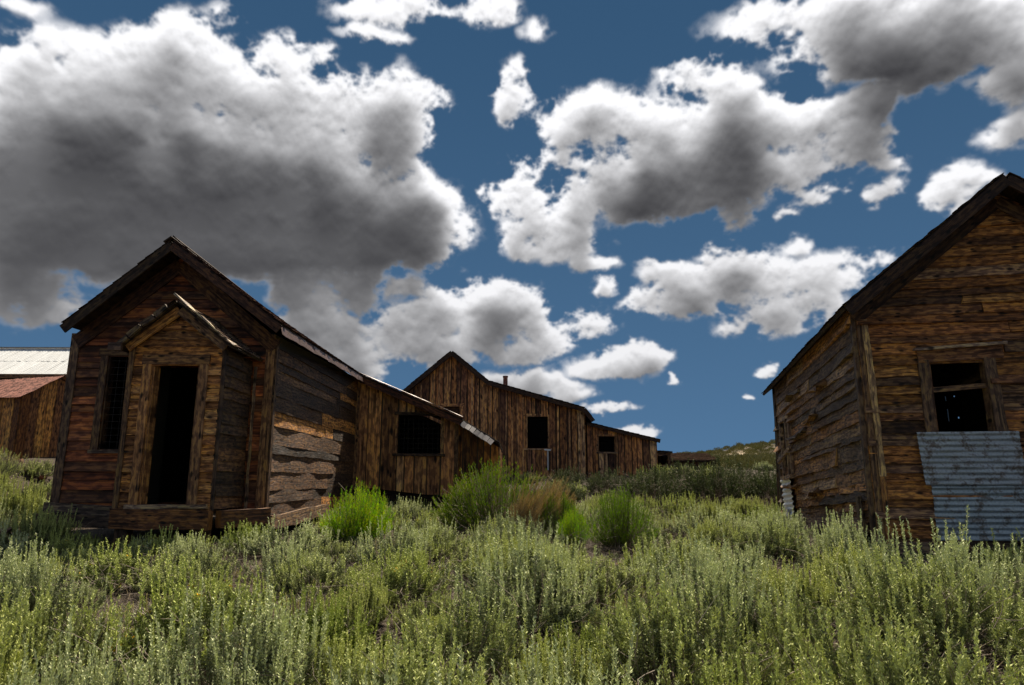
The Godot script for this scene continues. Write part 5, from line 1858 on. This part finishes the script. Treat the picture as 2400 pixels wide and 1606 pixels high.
	solo.call("sagebrush", dusk, mats.leaf, 2.65, 19.6, Vector3(0.95, 1.0, 0.9), "round dark sagebrush under the small window of the rear shed")
	solo.call("sagebrush", dusk, mats.leaf, 1.6, 20.6, Vector3(0.8, 0.85, 0.8), "dark sagebrush beneath the rear house's tall window")
	for p: Vector2 in [Vector2(0.5, 16.3), Vector2(1.3, 17.6)]:
		solo.call("sagebrush", dusk, mats.leaf, p.x, p.y, Vector3(0.9, 0.8, 0.9), "dark sagebrush right of the lean-to wing's low end" if p.y < 17.0 else "dark sagebrush on the rise before the rear house's pipe")
	for k in 5:
		solo.call("sagebrush", dusk, mats.leaf, 3.5 + k * 0.8, 17.6 + (k % 2) * 0.9, Vector3(1.25, 1.25 + 0.16 * (k % 3), 1.2), ["left end of the dark brush row below the rear shed", "second dark bush of the row below the rear shed", "tall middle bush of the dark row below the rear shed", "fourth dark bush of the row, below the open lean-to", "right end of the dark brush row before the low shed"][k])
	solo.call("sagebrush", dusk, mats.leaf, -9.75, 14.2, Vector3(0.36, 0.62, 0.36), "small round dark bush on a short stem before the board shed")
	solo.call("sagebrush", kinds[5][1], mats.leaf, -8.3, 11.8, Vector3(1.25, 1.5, 1.2), "sunlit pale sagebrush left of the left cabin's corner")
	solo.call("sagebrush", kinds[0][1], mats.leaf, -8.0, 10.6, Vector3(1.1, 1.1, 1.1), "shaded spiky sagebrush in front of the pale one beside the left cabin")
	solo.call("sagebrush", kinds[3][1], mats.leaf, -8.3, 9.7, Vector3(1.2, 1.1, 1.1), "dark leafy sagebrush at the left edge near the red stones")
	solo.call("sagebrush", kinds[0][1], mats.leaf, 3.5, 7.6, Vector3(1.25, 1.2, 1.2), "spiky sagebrush against the corner of the right house")
	solo.call("sagebrush", kinds[1][1], mats.leaf, 3.0, 8.4, Vector3(1.1, 1.05, 1.1), "leafy sagebrush left of the spiky one by the right house corner")
	for k in 11:
		var p: Vector2 = [Vector2(-11.2, 15.1), Vector2(-10.6, 15.5), Vector2(-11.8, 15.6), Vector2(-10.8, 14.5), Vector2(-9.9, 13.1), Vector2(-9.1, 12.7), Vector2(-10.5, 13.9), Vector2(-9.4, 13.8), Vector2(-8.7, 13.2), Vector2(-8.9, 10.9), Vector2(-7.7, 11.5)][k]
		var bush := put(protos[[4, 2, 8, 2, 0, 2, 10, 3, 0, 10, 2][k]], "sagebrush", Vector3(p.x, height(p.x, -p.y) - 0.02, -p.y), Vector3(1.1, 0.85, 1.1), rng.randf() * TAU, "%s below the board shed" % kinds[[2, 1, 4, 1, 0, 1, 5, 1, 0, 5, 1][k]][0], "sagebrush clumps filling the lane")
		alike.append([bush, p.x / p.y])
		taken.append(Vector3(p.x, p.y, 0.4))
	# the sagebrush of the lane, one by one
	# broad mounds first, then smaller and half dead ones in the gaps
	for zone: Array in [[2.4, 9.4, 92, 0.80, 0.92, 1.4], [9.5, 18.0, 66, 0.85, 0.95, 1.4], [2.3, 9.4, 76, 0.50, 0.5, 0.8], [9.5, 18.0, 40, 0.66, 0.7, 1.0], [15.0, 34.0, 40, 0.85, 0.9, 1.6]]:
		var count := 0
		var tries := 0
		while count < int(zone[2]) and tries < 9000:
			tries += 1
			var d := lerpf(zone[0], zone[1], pow(rng.randf(), 0.8))
			var x := rng.randf_range(-0.84, 0.84) * d
			if not free_spot(x, -d, 0.25):
				continue
			if x > 4.3 and d > 6.9 and d < 10.0:
				continue
			var near: float = float(zone[3]) * (0.9 if d < 4.5 else 1.0)
			var ok := true
			for t: Vector3 in taken:
				if Vector2(t.x - x, t.y - d).length() < near * 0.5 + t.z * 0.8:
					ok = false
					break
			if not ok:
				continue
			var pick := nz.get_noise_2d(x * 0.55 + 31.0, d * 0.55) * 0.5 + 0.5
			var kind := clampi(int(fposmod(pick * 1.6 + rng.randf() * 0.42, 1.0) * 6.0), 0, 5)
			var big: bool = float(zone[3]) > 0.7
			if big and kind == 2:
				kind = 0
			if kind == 3 and rng.randf() < 0.5:
				kind = 1
			if not big and rng.randf() < 0.4:
				kind = 2
			var s := rng.randf_range(zone[4], zone[5]) * (0.85 if d < 3.2 else 1.0)
			var tall := rng.randf_range(0.85, 1.1) * (lerpf(s, 1.1, 0.4) if big else s * 0.85) * (1.05 if d < 5.5 else 0.76)
			taken.append(Vector3(x, d, near * (0.6 if big else 0.45)))
			alike.append([put(protos[kind * 2 + rng.randi() % 2], "sagebrush", Vector3(x, height(x, -d) - 0.02, -d), Vector3(s, tall, s), rng.randf() * TAU, "%s %s" % [kinds[kind][0], where(x, d)], "sagebrush clumps filling the lane"), x / d])
			count += 1
	number_alike()
	for p: Node3D in protos:
		remove_child(p)
		p.free()
	# what nobody could count: low tufts and litter between the bushes, scrub on the far slope
	var tuft := bush_meshes({"h": 0.22, "r": 0.26, "stems": 16, "leaves": 26, "len": 0.026, "wid": 0.007, "green": grey * 0.9, "tip": pale, "spikes": 0.5, "spike": 0.7, "tangle": 14})
	scatter("low_brush", "low sage sprouts and seedlings between the bushes", tuft.foliage, mats.leaf, 600, 2.0, 36.0, 0.0, Vector2(0.7, 1.4))
	var litter := Leafy.new()
	for k in 26:
		var p := Vector3(rng.randfn() * 0.16, 0.012 + rng.randf() * 0.03, rng.randfn() * 0.16)
		var d := (ball() * Vector3(1, 0.25, 1)).normalized()
		litter.stick(p, p + d * rng.randf_range(0.05, 0.15), 0.0018, 0.0009, Color(0.13, 0.10, 0.08) * rng.randf_range(0.5, 1.6))
	for k in 12:
		var d := (Vector3.UP + ball() * 0.9).normalized()
		litter.leaf(Vector3(rng.randfn() * 0.15, 0.0, rng.randfn() * 0.15), d, d.cross(ball()).normalized(), rng.randf_range(0.08, 0.2), 0.004, Color(0.26, 0.20, 0.11) * rng.randf_range(0.7, 1.2))
	scatter("ground_litter", "dead twigs and dry grass lying on the soil", litter.mesh(), mats.twig, 3600, 1.5, 26.0, 0.0, Vector2(0.8, 1.6))
	var scrub := Leafy.new()
	for k in 260:
		var d := (Vector3(0, 0.55, 0) + ball()).normalized()
		d.y = absf(d.y)
		var p := d * Vector3(0.4, 0.3, 0.4) * rng.randf_range(0.55, 1.0)
		scrub.leaf(p, (d + ball() * 0.5 + Vector3(0, 0.5, 0)).normalized(), d.cross(ball()).normalized(), 0.075, 0.045, Color(0.19, 0.185, 0.075).lerp(Color(0.27, 0.24, 0.11), rng.randf()) * rng.randf_range(0.7, 1.2))
	scatter("hillside_scrub", "sage scrub covering the rising hillside behind the buildings", scrub.mesh(), mats.leaf, 6000, 36.0, 230.0, 0.012, Vector2(0.7, 1.3))


func scatter(called: String, label: String, mesh: Mesh, mat: Material, n: int, d0: float, d1: float, grow: float, size: Vector2) -> void:
	var list: Array[Transform3D] = []
	var tries := 0
	while list.size() < n and tries < n * 6:
		tries += 1
		var d := d0 + (d1 - d0) * pow(rng.randf(), 1.3 if grow > 0.0 else 1.1)
		var x := rng.randf_range(-0.95, 0.95) * d
		if not free_spot(x, -d, 0.12):
			continue
		var track := 20.5 + (d - 64.0) * 0.31
		if grow > 0.0 and d > 58.0 and d < 165.0 and absf(x - track) < 3.5 and rng.randf() < 0.75:
			continue
		var s := rng.randf_range(size.x, size.y) * (1.0 + grow * d)
		list.append(Transform3D(Basis(Vector3.UP, rng.randf() * TAU).scaled_local(Vector3(s, s * rng.randf_range(0.7, 1.2), s)), Vector3(x, height(x, -d) - 0.01, -d)))
	var mm := MultiMesh.new()
	mm.transform_format = MultiMesh.TRANSFORM_3D
	mm.mesh = mesh
	mm.instance_count = list.size()
	for i in list.size():
		mm.set_instance_transform(i, list[i])
	var o := MultiMeshInstance3D.new()
	o.name = called
	o.multimesh = mm
	o.material_override = mat
	o.set_meta("kind", "stuff")
	o.set_meta("label", label)
	add_child(o, true)
